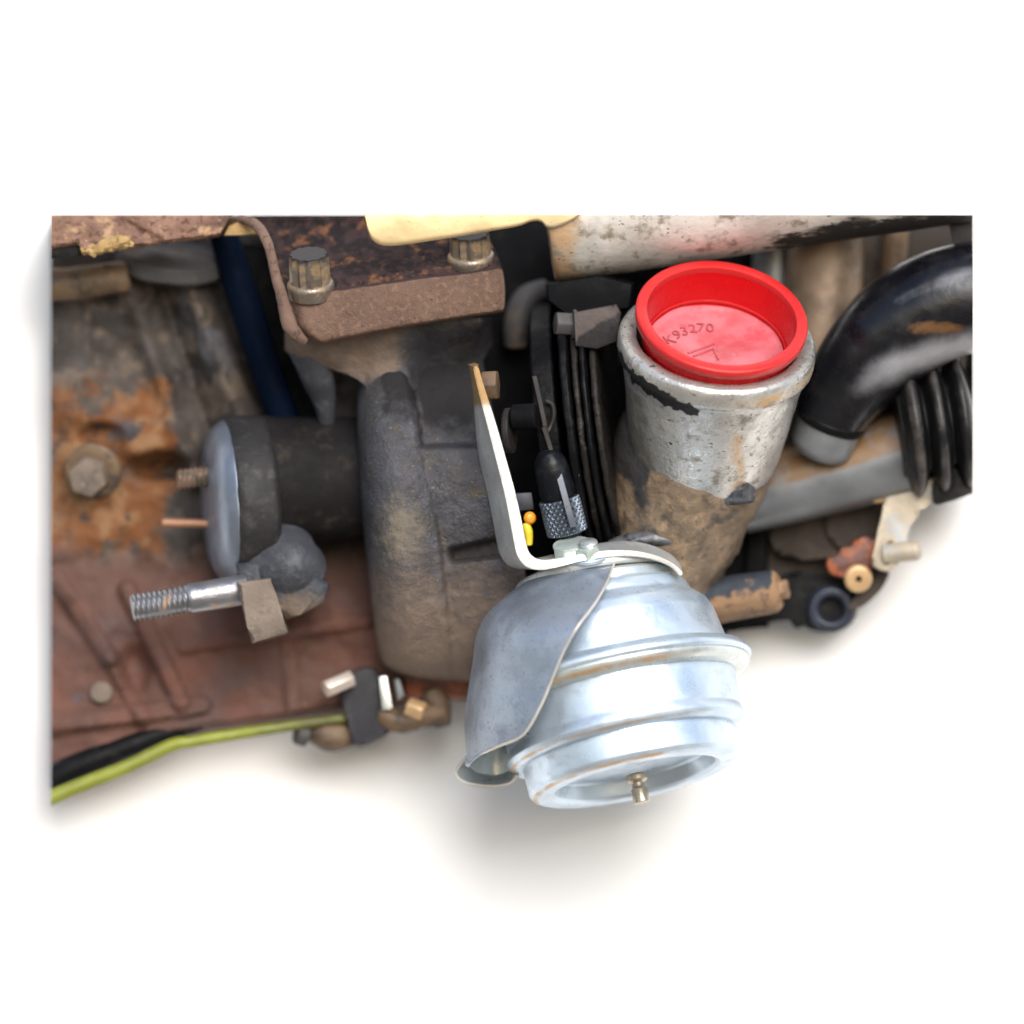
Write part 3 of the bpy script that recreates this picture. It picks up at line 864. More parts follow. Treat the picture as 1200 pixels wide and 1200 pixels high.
obj('stud', thread((154, 713, 92), AXS, 17.5, 70, 6.2, 3.2, 68), M['stud'], tb, smooth=50,
    paint=lambda x, y, d: (0.75 * sstep(225, 245, x) * sstep(700, 712, y), 0, 0))
obj('stud', thread((208, 562, 30), Vector((-0.98, 0.1, 0.1)), 12.5, 44, 6.0, 2.6, 16), M['stud_brown'], tb, smooth=50)
c_ = thing('copper_line', 'thin copper line stub left of the grey bearing flange', 'pipe', (220, 616, 0))
obj('line', tube([(192, 612, -10), (222, 613, 0), (262, 614, 10)], [4.5, 5, 5], 16, 6), M['copper'], c_)

# ------------------------------------------------------------------ turbocharger: compressor side
cp = thing('compressor_housing', 'dirty silver compressor outlet neck with brown stained casting below the red cap', 'compressor', (790, 740, 60))
UPC = Vector((0.105, -0.835, 0.54)).normalized()
CC = Vector((841, 396, 150))
def wob(r, h, th):
    return r
prof = [(-170, 0), (-170, 84), (-150, 90), (-120, 95), (-90, 99)]
prof += [(-90 + 6 * k, 99 + 0.95 * k) for k in range(1, 9)]
prof += [(-36, 107.5), (-31, 109), (-29, 113), (-27, 115.5), (-22, 116.5), (-12, 116.5), (-5, 115.5), (-1, 113), (0, 110), (0.5, 104), (-2, 96), (-30, 94), (-60, 92), (-60, 0)]
def neck_paint(x, y, d):
    p = Vector((x, y, d)) - CC
    h = p.dot(UPC)
    a, e1, e2 = basis(UPC)
    r = 0.0
    # black grease smear under the collar on the left, running down to the right
    if h < -2 and d > 60:
        yc = interp([(724, 412), (730, 424), (740, 438), (755, 451), (780, 467), (800, 478), (830, 488)], x)
        w = interp([(724, 10), (750, 13), (790, 12), (812, 8), (832, 4)], x)
        r = 0.78 * math.exp(-((y - yc + 5 * nz(x, y, 0, 12, 3)) / (w * (1 + 0.5 * nz(x, y, 7, 16, 3))))**2) * sstep(836, 812, x)
        r = max(r, 0.40 * sstep(-25, -29, h) * sstep(-44, -32, h))
    r = max(r, 0.44 * sstep(-3, 0, h) * sstep(960, 800, x))
    g = 0.60 * sstep(-4, -8, h) * sstep(-32, -26, h) * sstep(820, 870, x) + 0.60 * math.exp(-((x - 866) / 24.0)**2) * sstep(-45, -70, h)
    return (r, g, 0.62 * sstep(830, 735, x) * sstep(-30, -60, h))
obj('outlet_neck', jitter(lathe(prof, CC, UPC, 160), 0.9, 22), M['aluminium'], cp, paint=neck_paint, smooth=45)
# skirt where the rough casting meets the machined neck, then the tapering cast body
def cast_fn(t, th):
    return 1.0 + 0.03 * math.sin(3 * th + 1)
obj('cast_body', jitter(tube([(818, 520, 58), (806, 556, 40), (790, 610, 22), (772, 670, 2), (760, 760, -20)], [94, 93, 84, 74, 64], 72, 14, fn=cast_fn), 4.0, 34), M['aluminium_low'], cp, smooth=60,
    paint=lambda x, y, d: (0.62 * math.exp(-((x - (735 + 0.25 * (y - 520))) / 22.0)**2) * sstep(700, 620, y) + 0.4 * sstep(575, 545, y), 0.45 * sstep(845 - 0.3 * (y - 560), 880 - 0.3 * (y - 560), x), 0))  # diagonal shading and right edge highlight painted in, also a dark upper band
obj('cast_shoulder', jitter(slab(catmull([(716, 520), (728, 590), (740, 640), (760, 650), (790, 640), (770, 590), (745, 530)], 4, True), 10, 92, 8), 2.5, 22), M['aluminium_low'], cp,
    paint=lambda x, y, d: (0.25, 0.2, 0)) if False else None
obj('cast_ledge', jitter(tube([(716, 640, 92), (745, 634, 98), (775, 632, 98), (802, 634, 92)], [8, 11, 9, 5], 20, 6), 2, 14), M['plug_grey'], cp)
pl = obj('plug_boss', jitter(prism(ngon(17, 6, 0.2), (846, 579, 106), (0.93, -0.14, 0.36), 38, 3.5), 1.0, 14), M['plug_grey'], cp)
obj('plug_neck', lathe(fillet([(-6, 0), (-6, 22), (6, 20), (8, 0)], 3), (846, 579, 106), (0.93, -0.14, 0.36), 32), M['aluminium_low'], pl)
# backplate: stacked dark rings seen edge on
AXB = Vector((0.985, -0.12, 0.10)).normalized()
BC = Vector((690, 500, -10))
def plate(nm, off, r, w, m, b=2):
    return obj(nm, jitter(lathe(fillet([(-w / 2, 0), (-w / 2, r - b), (-w / 2 + b, r), (w / 2 - b, r), (w / 2, r - b), (w / 2, 0)], b), BC + AXB * off, AXB, 128), 1.2, 18), m, cp, smooth=40)
plate('back_plate', -34, 150, 26, M['grease'])
plate('back_plate', -6, 168, 10, M['grease'])
plate('seal_ring', 6, 158, 8, M['grease_tan'])
plate('back_plate', 16, 166, 7, M['grease'])
plate('seal_ring', 27, 154, 8, M['grease_tan'])
cb = obj('clamp_block', jitter(slab([(672, 366), (722, 357), (728, 366), (724, 400), (700, 410), (674, 406)], 20, 128, 5), 1.5, 16), M['clamp_block'], cp,
    paint=lambda x, y, d: (0.75 * sstep(392, 372, y) + 0.6 * sstep(684, 676, x), 0, 0))  # lit upper face painted lighter than the rest
obj('clamp_top', jitter(slab([(640, 332), (700, 322), (742, 332), (738, 362), (668, 372), (642, 352)], -20, 112, 8), 1.5, 18), M['block_dark'], cp)
hb = obj('clamp_bolt', prism(ngon(15, 6), (674, 380, 104), (-1, -0.05, 0.2), 24, 2.5), M['block_grey'], cp)
obj('bolt_flange', lathe(fillet([(0, 0), (0, 19), (5, 19), (5, 0)], 2), (674, 380, 104), (-1, -0.05, 0.2), 32), M['block_grey'], hb)

# ------------------------------------------------------------------ red cap
rc = thing('dust_plug', 'red plastic dust cap pressed into the mouth of the silver neck', 'plug', (846, 440, 150))
UPR = Vector((0.14, -0.765, 0.63)).normalized()
RC = Vector((846, 371, 176))
obj('wall', lathe(fillet([(-62, 0), (-62, 86), (-20, 93), (-12, 97), (-2, 101), (-3, 89), (-50, 82.5), (-54, 80), (-55, 0)], 2, 3), RC, UPR, 128), M['red'], rc, smooth=40)
obj('rim', lathe([(-13, 98), (-13, 99.5), (-11, 101.3), (-1.5, 102), (0.3, 101), (0.9, 99), (0.9, 91), (0.2, 88.8), (-2, 88.2), (-6, 88.2), (-13, 89.5)], RC, UPR, 128, loop=True), M['red_rim'], rc, smooth=50)
fl = obj('floor', jitter(lathe([(-51.5, 0.001)] + [(-51.5, 6 * k) for k in range(1, 13)] + [(-51.2, 76), (-49.8, 79), (-50, 81), (-54, 81), (-54, 0.001)], RC, UPR, 96), 0.9, 34, 2), M['red_floor'], rc, smooth=60)
obj('floor_bead', lathe([(-46, 83.8), (-44.5, 83.2), (-43.6, 82.4), (-44.5, 81.6), (-46.5, 81.4), (-48, 82.6)], RC, UPR, 128, loop=True), M['red_rim'], fl)
a, e1, e2 = basis(UPR, (1, 0, 0))     # e1: picture right, e2: along the floor
if e2.y < 0:
    e2 = -e2                           # e2: towards the viewer, down the picture
def floor_pt(px, py, h):
    """point of the floor plane that shows at picture position px, py"""
    o_ = RC + UPR * h
    A = Matrix(((e1.x, e2.x), (e1.y, e2.y)))
    q = A.inverted() @ Vector((px - o_.x, py - o_.y))
    return q
# moulded figures
def glyph(ch, q, ang, size, parent):
    cu = bpy.data.curves.new('figure', 'FONT')
    cu.body = ch
    cu.size = size
    cu.extrude = 0.6
    cu.align_x = 'CENTER'
    tmp = bpy.data.objects.new('figure', cu)
    COL.objects.link(tmp)
    bpy.context.view_layer.update()
    me0 = bpy.data.meshes.new_from_object(tmp.evaluated_get(bpy.context.evaluated_depsgraph_get()))
    bpy.data.objects.remove(tmp)
    bmm = bmesh.new()
    bmm.from_mesh(me0)
    bpy.data.meshes.remove(me0)
    ca, sa = math.cos(ang), math.sin(ang)
    for v in bmm.verts:
        x, y, z = v.co
        x, y = x * ca - y * sa, x * sa + y * ca
        v.co = RC + UPR * (-50.6 + z) + e1 * (q[0] + x) + e2 * (q[1] - y)
    return obj('moulded_figure', bmm, M['red_print'], parent, smooth=0)
for ch, px, py, ang in (('K', 787.5, 402, 0.50), ('9', 796, 396.5, 0.40), ('3', 804, 392.5, 0.30), ('2', 813, 389.5, 0.2), ('7', 822, 388, 0.1), ('0', 832, 388.5, 0.0)):
    glyph(ch, floor_pt(px, py, -50.6), ang, 21, fl)
def floor_rib(p0, p1, w, hgt):
    q0, q1 = floor_pt(*p0, -51), floor_pt(*p1, -51)
    dv = (q1 - q0).normalized()
    nv = Vector((-dv.y, dv.x)) * w / 2
    pts = [q0 + nv, q1 + nv, q1 - nv, q0 - nv]
    bmm = bmesh.new()
    lo = [bmm.verts.new(RC + UPR * -52 + e1 * q.x + e2 * q.y) for q in pts]
    hi = [bmm.verts.new(RC + UPR * (-51.5 + hgt) + e1 * q.x + e2 * q.y) for q in pts]
    bmm.faces.new(hi)
    for k in range(4):
        bmm.faces.new((lo[k], lo[(k + 1) % 4], hi[(k + 1) % 4], hi[k]))
    bmesh.ops.bevel(bmm, geom=list(bmm.edges), offset=0.7, segments=2, affect='EDGES', clamp_overlap=True)
    return obj('moulded_rib', bmm, M['red_floor'], fl)
floor_rib((806, 414), (837, 403), 3.0, 2.2)
floor_rib((812, 418), (836, 409), 2.4, 2.8)
floor_rib((836, 409), (842, 422), 2.4, 2.8)

# ------------------------------------------------------------------ vacuum actuator
ac = thing('vacuum_actuator', 'silver zinc plated vacuum actuator can hanging from its bent white bracket', 'actuator', (740, 945, 200))
DN = Vector((0.212, 0.958, 0.192)).normalized()      # from the bracket end to the nipple end
B0 = Vector((745, 914, 142))
def AX(s):
    return B0 - DN * s
def can(prof, nm, m, par=ac, paint=None, n=144, f=1.2):
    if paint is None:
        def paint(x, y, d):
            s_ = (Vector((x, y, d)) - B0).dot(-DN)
            g = max(0.55 * math.exp(-((s_ - 1.5) / 2.5)**2), 0.50 * math.exp(-((s_ - 41) / 3.0)**2), 0.55 * math.exp(-((s_ - 108) / 5.0)**2))  # rim edges painted orange in place of reflections from the ground
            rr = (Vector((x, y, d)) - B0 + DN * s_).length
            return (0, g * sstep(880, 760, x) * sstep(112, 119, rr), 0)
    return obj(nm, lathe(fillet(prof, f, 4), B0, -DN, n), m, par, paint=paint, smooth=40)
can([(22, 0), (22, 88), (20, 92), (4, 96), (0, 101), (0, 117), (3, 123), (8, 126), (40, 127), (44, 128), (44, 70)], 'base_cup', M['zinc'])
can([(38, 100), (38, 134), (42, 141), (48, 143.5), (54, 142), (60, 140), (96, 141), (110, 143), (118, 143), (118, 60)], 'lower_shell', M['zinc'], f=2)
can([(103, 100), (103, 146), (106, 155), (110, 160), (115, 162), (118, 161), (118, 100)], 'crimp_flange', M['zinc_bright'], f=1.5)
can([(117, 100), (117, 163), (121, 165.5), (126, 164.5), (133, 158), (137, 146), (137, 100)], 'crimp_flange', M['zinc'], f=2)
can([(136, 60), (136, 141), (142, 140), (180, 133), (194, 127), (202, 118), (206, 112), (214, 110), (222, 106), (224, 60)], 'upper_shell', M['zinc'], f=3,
    paint=lambda x, y, d: (0.42 * math.exp(-(((Vector((x, y, d)) - B0).dot(-DN) - 197) / 4.0)**2) * sstep(850, 730, x), 0, 0))
can([(222, 40), (222, 97), (225, 99), (234, 99), (237, 96), (237, 40)], 'spacer_ring', M['zinc_bright'])
np_ = obj('nipple', lathe(fillet([(-26, 0), (-26, 10), (-9, 9.5), (-7, 7.5), (-2, 7.5), (1, 12), (6, 12.5), (9, 12), (9, 0)], 0.8), B0 + Vector((2, 2, 0)), DN * -1 if False else -DN, 32), M['brass_nipple'], ac)
obj('nipple_tip', lathe(fillet([(0, 0), (0, 10), (16, 9), (16, 0)], 1), B0 + DN * 22 + Vector((0, 0, 0)), -DN, 32), M['brass_nipple'], np_) if False else None

# sheet sleeve wrapped round the can's left, cut on a slant
RS = 170
SL_R = [(0.0, 722, 653), (0.12, 712, 680), (0.25, 698, 705), (0.40, 676, 735), (0.52, 660, 764), (0.64, 645, 800), (0.74, 632, 830), (0.84, 612, 862), (0.92, 585, 874), (1.0, 549, 890)]
SL_L = [(0.0, 719, 651), (0.08, 640, 667), (0.17, 603, 691), (0.26, 578, 712), (0.34, 564, 730), (0.42, 557, 750), (0.52, 554, 775), (0.64, 549, 806), (0.76, 545, 836), (0.88, 545, 862), (1.0, 548, 892)]
def sl(tab, t, k):
    return sinterp([(q[0], q[k]) for q in tab], t)
def sleeve_pt(u, t):
    xl, yl = sl(SL_L, t, 1), sl(SL_L, t, 2)
    xr, yr = sl(SL_R, t, 1), sl(SL_R, t, 2)
    if u < 0.3:                                   # the part that wraps round the back, out of sight
        k = 1 - u / 0.3
        p = Vector((xl + 26 * k * k, yl - 8 * k, 0))
        s_ = B0 - DN * 130
        base = 123 + 0.19 * (yl - 800) * 0
        d = base - 110 * k
        return Vector((p.x, p.y, d + 0))
    k = (u - 0.3) / 0.7
    x = xl + (xr - xl) * k
    y = yl + (yr - yl) * k + 5 * math.sin(math.pi * k) * sstep(0, 0.2, t)
    s = (917 - y) / 0.96
    xc = 745 - 0.212 * s + 8
    R = max(60.0, RS * sstep(-0.25, 0.45, t))
    q = max(-1.0, min(1.0, (x - xl) / R - 1)) if R > 0 else 0
    d = 123 + R * math.sqrt(max(0.0, 1 - min(1, max(0, 1 - (x - xl) / R))**2))
    d += 2.0 * nz(x, y, 3, 60, 2)
    return Vector((x, y, d))
def spow(u):
    return u if u < 0.3 else 0.3 + 0.7 * ((u - 0.3) / 0.7)**1.8
obj('sleeve', thicken(70, 90, lambda u, v: sleeve_pt(spow(u), v), -3.5), M['sleeve'], ac, smooth=60)
edge = [sleeve_pt(1.0, t / 24) + Vector((0.5, 0, 1)) for t in range(25)]
obj('sleeve_edge', tube(edge, 1.5, 10, 2), M['sleeve_edge'], ac)
# flared lip at the lower end
LIP_O = [(552, 884), (540, 896), (535, 906), (541, 914), (556, 919), (580, 921), (598, 917), (606, 908)]
LIP_I = [(566, 880), (552, 888), (549, 894), (552, 900), (562, 906), (580, 908), (594, 904), (602, 896)]
def lip_fn(u, v):
    k = u * 7
    i = min(6, int(k)); f = k - i
    oo = [Vector((p[0], p[1], 80 + 8 * j)) for j, p in enumerate(LIP_O)]
    O_ = catmull(oo, 6)
    I_ = catmull([Vector((p[0], p[1], 48 + 6 * j)) for j, p in enumerate(LIP_I)], 6)
    n = len(O_) - 1
    q = u * n
    a_ = min(n - 1, int(q)); f = q - a_
    po, pi = O_[a_].lerp(O_[a_ + 1], f), I_[a_].lerp(I_[a_ + 1], f)
    p = po.lerp(pi, v)
    p.z += 6 * math.sin(math.pi * v)
    return p
obj('sleeve_lip', thicken(48, 10, lip_fn, 3), M['zinc_bright'], ac, smooth=60)
obj('sleeve_edge', tube([(p[0], p[1], 82 + 8 * j) for j, p in enumerate([(625, 842), (606, 866), (580, 877)] [::-1][:0] + LIP_O)], 1.6, 10, 5), M['sleeve_edge'], ac)
# inside of the sleeve seen under the slanted cut
def inner_fn(u, v):
    x = 550 + 62 * u
    y = 862 + (906 - 862) * v + 6 * math.sin(math.pi * u)
    return Vector((x, y, 50 + 20 * math.cos(math.pi * (u - 0.5)) * -1))
obj('sleeve_inside', thicken(20, 12, inner_fn, -3), M['zinc_bright'], ac, smooth=60)

# bracket: bent strip
BR = [(557, 428), (564, 455), (572, 482), (580, 510), (588, 540), (597, 574), (604, 606), (609, 632), (613, 648), (621, 658), (634, 662), (652, 660), (680, 654), (712, 649), (742, 649), (768, 654), (788, 663), (799, 674)]
BRC = catmull([(p[0], p[1], 0) for p in BR], 5)
BACKV = Vector((-21, -1, -78))
def br_fn_at(i, side):
    n = len(BRC)
    t = (BRC[min(i + 1, n - 1)] - BRC[max(i - 1, 0)]).normalized()
    w = interp([(0, 3), (12, 5), (30, 6.5), (45, 7), (58, 4.2), (80, 2.6)], i)
    nrm = Vector((-t.y, t.x, 0))
    return BRC[i] + nrm * (w * side)
bm = bmesh.new()
rows = []
for i in range(len(BRC)):
    d0 = 200
    bk = Vector((-5, -2, -60)).lerp(BACKV, sstep(0, 22, i)).lerp(Vector((-4, -12, -60)), sstep(52, 72, i))
    f1, f2 = br_fn_at(i, 1), br_fn_at(i, -1)
    f1.z = f2.z = d0 - 30 * sstep(50, 85, i)
    rows.append([bm.verts.new(f1), bm.verts.new(f2), bm.verts.new(f2 + bk), bm.verts.new(f1 + bk)])
for A, B in zip(rows, rows[1:]):
    for k in range(4):
        bm.faces.new((A[k], A[(k + 1) % 4], B[(k + 1) % 4], B[k]))
bm.faces.new(rows[0]); bm.faces.new(rows[-1])
bm.normal_update()
bmesh.ops.bevel(bm, geom=[e for e in bm.edges if e.calc_face_angle(0) > 0.8], offset=1.2, segments=2, affect='EDGES', clamp_overlap=True)
obj('bracket', bm, M['bracket'], ac, paint=lambda x, y, d: (0.9 * sstep(505, 455, y), 0, 0), smooth=40)
# strengthening fold on the left of the strip
obj('bracket_disc', lathe(fillet([(0, 0), (0, 92), (3, 94), (9, 94), (12, 91), (12, 0)], 1.5), AX(243) + Vector((4, 2, 0)), Vector((-0.17, -0.95, -0.20)) , 96), M['bracket'], ac)

# fixing nut, washer, bolt end by the rod
NAX = Vector((-0.12, -0.93, 0.34)).normalized()
nut = obj('nut', prism(ngon(17, 6, 0.35), (667, 655, 168), NAX, 17, 2), M['mint_nut'], ac)
obj('washer', lathe(fillet([(0, 0), (0, 23), (5, 23), (5, 0)], 1.5), Vector((671, 641, 158)), NAX, 40), M['mint_nut'], nut)
nut = obj('nut', prism(ngon(15, 6, 0.1), (690, 654, 178), NAX, 14, 2), M['mint_nut'], ac)
obj('bolt_end', thread(Vector((689, 633, 184)), NAX, 11.5, 14, 5, 2.0, 6), M['zinc_bright'], nut)
obj('washer', lathe(fillet([(0, 0), (0, 26), (5, 26), (5, 0)], 1.5), Vector((690, 654, 168)), NAX, 40), M['zinc'], nut)

rod = thing('actuator_rod', 'dark control rod with knurled adjuster sleeve rising from the actuator', 'rod', (660, 640, 180))
RAX = Vector((-0.235, -0.955, 0.18)).normalized()
R0 = Vector((667, 632, 128))
def knurl(r, h, th):
    k = 20
    a_ = (k * th / (2 * math.pi) + h / 9.0) % 1.0
    b_ = (k * th / (2 * math.pi) - h / 9.0) % 1.0
    return r - 2.6 * max(max(0, 1 - 3.2 * min(a_, 1 - a_)), max(0, 1 - 3.2 * min(b_, 1 - b_)))
kn = [(0, 23), (1, 24)] + [(1 + 0.9 * k, 24.5) for k in range(1, 46)] + [(42.5, 23)]
obj('knurled_sleeve', lathe(kn, R0 + RAX * 8, RAX, 200, lambda r, h, th: knurl(r, h, th) if 24.2 < r else r), M['knurl'], rod, smooth=0)
obj('shank', lathe(fillet([(-24, 0), (-24, 15), (6, 16), (9, 20), (9, 0)], 1.5), R0, RAX, 40), M['black_gloss'], rod)
obj('upper_shank', lathe(fillet([(0, 0), (0, 20), (8, 21), (34, 21), (46, 19), (58, 12), (60, 0)], 3), R0 + RAX * 50, RAX, 40), M['black_gloss'], rod)
def strip(pts, w, th, nm, m, par):
    bmm = bmesh.new()
    P_ = catmull(pts, 5)
    rows_ = []
    for i, p in enumerate(P_):
        t_ = (P_[min(i + 1, len(P_) - 1)] - P_[max(i - 1, 0)]).normalized()
        nv = Vector((-t_.y, t_.x, 0)).normalized() * w / 2
        rows_.append([bmm.verts.new(p + nv), bmm.verts.new(p - nv), bmm.verts.new(p - nv + Vector((0, 0, -th))), bmm.verts.new(p + nv + Vector((0, 0, -th)))])
    for A_, B_ in zip(rows_, rows_[1:]):
        for k in range(4):
            bmm.faces.new((A_[k], A_[(k + 1) % 4], B_[(k + 1) % 4], B_[k]))
    bmm.faces.new(rows_[0]); bmm.faces.new(rows_[-1])
    bmm.normal_update()
    bmesh.ops.bevel(bmm, geom=[e for e in bmm.edges if e.calc_face_angle(0) > 0.8], offset=0.8, segments=1, affect='EDGES', clamp_overlap=True)
    return obj(nm, bmm, m, par)
strip([(652, 546, 158), (656, 560, 162), (662, 582, 164), (668, 604, 164), (672, 618, 162)], 8, 5, 'link_strip', M['link'], rod)
strip([(637, 500, 146), (642, 515, 148), (648, 535, 152), (653, 550, 156)], 6, 5, 'link_strip', M['link_dark'], rod)
strip([(626, 440, 136), (631, 462, 140), (637, 490, 144), (640, 508, 146)], 6, 5, 'link_strip', M['link_dark'], rod)
obj('eye', lathe(fillet([(-3, 14), (-3, 19), (3, 19), (3, 14)], 1), (645, 486, 196), (0.9, 0.1, 0.35), 32), M['link_dark'], rod) if False else None
obj('eye', tube([(640, 470, 140), (647, 474, 140), (649, 487, 140), (645, 500, 140), (640, 508, 142)], 3, 12, 6), M['link_dark'], rod)
# pivot, bolt and odd bits between bracket and backplate
pv = thing('pivot_bolt', 'brown hex bolt head beside the upper end of the bent bracket', 'bolt', (578, 472, 200))
obj('head', prism(ngon(19, 6, 0.0), (566, 452, 170), (1, -0.05, 0.15), 18, 2.5), M['brown_lump'], pv)
pv = thing('lever_shaft', 'dark lever shaft with bright washer right of the bracket', 'shaft', (600, 530, 170))
obj('washer', lathe(fillet([(0, 0), (0, 26), (2, 27), (7, 27), (8, 26), (8, 0)], 1.5), (593, 505, 160), (0.97, -0.05, 0.22), 48), M['link_dark'], pv)
obj('shaft', lathe(fillet([(0, 0), (0, 15), (28, 15), (30, 12), (30, 0)], 1.5), (601, 489, 172), (0.97, -0.05, 0.22), 32), M['block_dark'], pv)
tg = thing('plastic_tag', 'small orange and yellow plastic tag in the dark gap right of the bracket', 'tag', (618, 636, 120))
obj('bead', lathe(fillet([(-5, 0), (-4, 5), (0, 8), (4, 5), (5, 0)], 1.5), (621, 607, 128), (0.3, 0, 1), 24), M['orange_tag'], tg)
obj('tongue', tube([(616, 614, 124), (619, 624, 124), (620, 638, 122)], [5, 5.5, 4], 14, 5), M['yellow_tag'], tg)
cn = thing('grey_connector', 'small grey blue connector block above the yellow tag', 'connector', (615, 598, 100))
obj('body', slab([(604, 578), (623, 577), (626, 597), (606, 599)], 80, 118, 2), M['ring_blue'], cn)

# ------------------------------------------------------------------ right hand background
gc = thing('gearbox_case', 'dark brown gearbox casing behind hose, boot and silver pipe at the right', 'gearbox', (970, 740, -90))
obj('casting', jitter(slab([(826, 262), (1150, 240), (1150, 545), (1085, 570), (1052, 600), (1044, 652), (1030, 688), (1000, 712), (930, 720), (850, 732), (828, 700)], -126, -92, 6), 3, 50), M['gear_case'], gc, cut=True)
obj('side_panel', jitter(slab(catmull([(900, 604), (960, 596), (1040, 590), (1042, 640), (1000, 650), (925, 655), (905, 640)], 4, True), -96, -66, 10), 3, 40), M['gear_case'], gc)
obj('side_panel', jitter(slab(catmull([(975, 590), (1028, 575), (1036, 620), (1020, 650), (985, 645), (970, 620)], 4, True), -80, -54, 9), 2, 30), M['gear_case'], gc)
obj('recess_wall', slab([(880, 600), (900, 602), (896, 690), (872, 690)], -92, -70, 4), M['block_dark'], gc)
tp = thing('tan_pipes', 'pair of upright tan metal pipes between the red cap and black hose', 'pipe', (960, 390, -60))
obj('pipe', tube([(968, 240, -44), (966, 320, -40), (960, 420, -40)], [46, 46, 46], 48, 6), M['tan_pipe'], tp, cut=True)
obj('pipe', tube([(908, 240, -62), (906, 320, -60), (900, 420, -60)], [26, 26, 26], 36, 6), M['grey_pipe'], tp, cut=True)
obj('pipe', tube([(1052, 240, -62), (1046, 320, -60), (1040, 400, -60)], [16, 16, 16], 28, 6), M['brown_lump'], tp, cut=True)
bs = thing('brown_bracket', 'dull brown block in the top right corner above the hose', 'bracket', (1125, 285, 20))
obj('body', slab([(1112, 262), (1160, 256), (1160, 284), (1118, 288)], -20, 60, 4), M['clamp_block'], bs, cut=True)
hz = thing('coolant_hose', 'thick black rubber hose curving down to a grey pipe end', 'hose', (1060, 540, 60))
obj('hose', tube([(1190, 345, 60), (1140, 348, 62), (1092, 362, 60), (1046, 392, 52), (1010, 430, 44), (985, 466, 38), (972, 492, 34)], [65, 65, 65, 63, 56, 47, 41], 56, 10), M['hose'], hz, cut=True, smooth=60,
    paint=lambda x, y, d: (0.72 * math.exp(-(((seg_dist(x, y, 1000, 452, 1060, 425) if x < 1060 else seg_dist(x, y, 1060, 425, 1150, 402))) / 21.0)**2) * sstep(0, 40, d) * sstep(960, 1050, x)  # lower band and upper streak are painted reflections
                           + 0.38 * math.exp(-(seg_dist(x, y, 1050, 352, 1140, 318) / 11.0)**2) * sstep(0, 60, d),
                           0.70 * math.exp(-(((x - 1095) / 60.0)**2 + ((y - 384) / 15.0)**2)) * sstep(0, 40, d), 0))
HAX = Vector((-0.36, 0.88, -0.30)).normalized()
obj('clip', lathe(fillet([(0, 0), (0, 39), (3, 42), (10, 42), (13, 39), (13, 0)], 1.5), (976, 486, 36), HAX, 56), M['arm_black'], hz)
obj('pipe_end', lathe(fillet([(0, 0), (0, 38), (34, 37), (44, 29), (47, 0)], 6), (974, 494, 34), HAX, 56), M['grey_pipe'], hz)
gp = thing('grey_pipe', 'wide satin grey pipe running level below the black hose', 'pipe', (960, 610, -10))
obj('pipe', tube([(866, 582, -30), (930, 566, -24), (1000, 548, -18), (1064, 530, -14)], [44, 46, 48, 50], 56, 6, round_end=False), M['grey_pipe'], gp, smooth=60,
    paint=lambda x, y, d: (0.75 * sstep(574 - (x - 960) * 0.26, 548 - (x - 960) * 0.26, y), 0, 0))
bt = thing('rubber_boot', 'black ribbed rubber boot at the right edge below the hose', 'boot', (1100, 585, 20))
BAX = Vector((0.985, -0.14, -0.10)).normalized()
bp = [(0, 0), (0, 58)]
for k in range(4):
    h = 4 + 29 * k
    bp += [(h, 60 - k), (h + 6, 77), (h + 11, 83), (h + 16, 83), (h + 21, 76), (h + 25, 60), (h + 27, 57)]
bp += [(126, 56), (126, 0)]
obj('boot', lathe([(p[0], p[1]) for p in fillet(bp, 3, 3)], (1050, 502, 16), BAX, 96), M['bellows'], bt, cut=True, smooth=60,
    paint=lambda x, y, d: (0.6 * sstep(72, 83, math.hypot(y - (502 - 0.14 * (x - 1050)), d - 10)), 0, 0))  # ring crests painted lighter as highlights
dk = thing('black_cover', 'black moulded cover end in the right corner under the ribbed boot', 'cover', (1125, 590, 0))
obj('body', jitter(slab(catmull([(1096, 560), (1130, 540), (1165, 535), (1165, 570), (1135, 580), (1112, 588), (1094, 590)], 4, True), -60, 20, 8), 1, 20), M['bellows'], dk, cut=True)
cb = thing('cream_bracket', 'pale cream cast bracket with round stud below the rubber boot', 'bracket', (1065, 680, 0))
obj('arm', jitter(slab(catmull([(1040, 578), (1062, 566), (1110, 562), (1114, 576), (1098, 590), (1080, 592), (1077, 604), (1068, 616), (1062, 634), (1056, 655), (1040, 670), (1022, 662), (1026, 640), (1032, 610)], 4, True), -40, 6, 7), 1.6, 22), M['cream_part'], cb)
obj('stud', lathe(fillet([(-10, 0), (-10, 12), (30, 12), (34, 8), (34, 0)], 2), (1046, 648, 6), (0.93, -0.1, 0.2), 32), M['cream_part'], cb)
obj('arm_pocket', slab(catmull([(1038, 638), (1047, 634), (1044, 658), (1036, 660)], 4, True), 2, 10, 2), M['brown_lump'], cb)
of = thing('orange_fitting', 'orange brown fitting with pale brass washer at the lower right', 'fitting', (1005, 690, -10))
obj('body', jitter(slab(catmull([(970, 655), (994, 648), (1000, 634), (1018, 630), (1030, 638), (1026, 664), (1000, 676), (974, 674)], 4, True), -60, -14, 8), 1.5, 18), M['orange_part'], of)
br = obj('brass_washer', lathe(fillet([(0, 3.5), (0, 16), (6, 17), (10, 14), (10, 4)], 2), (1005, 677, -16), (0.15, 0.2, 1), 40, loop=True), M['brass'], of)
obj('body', slab(catmull([(1012, 690), (1034, 668), (1042, 672), (1030, 694), (1008, 712), (992, 712)], 4, True), -80, -30, 6), M['gear_case'], gc)
ar = thing('mount_arm', 'black mounting arm with a round bush hole at the lower right', 'mount', (930, 740, -40))
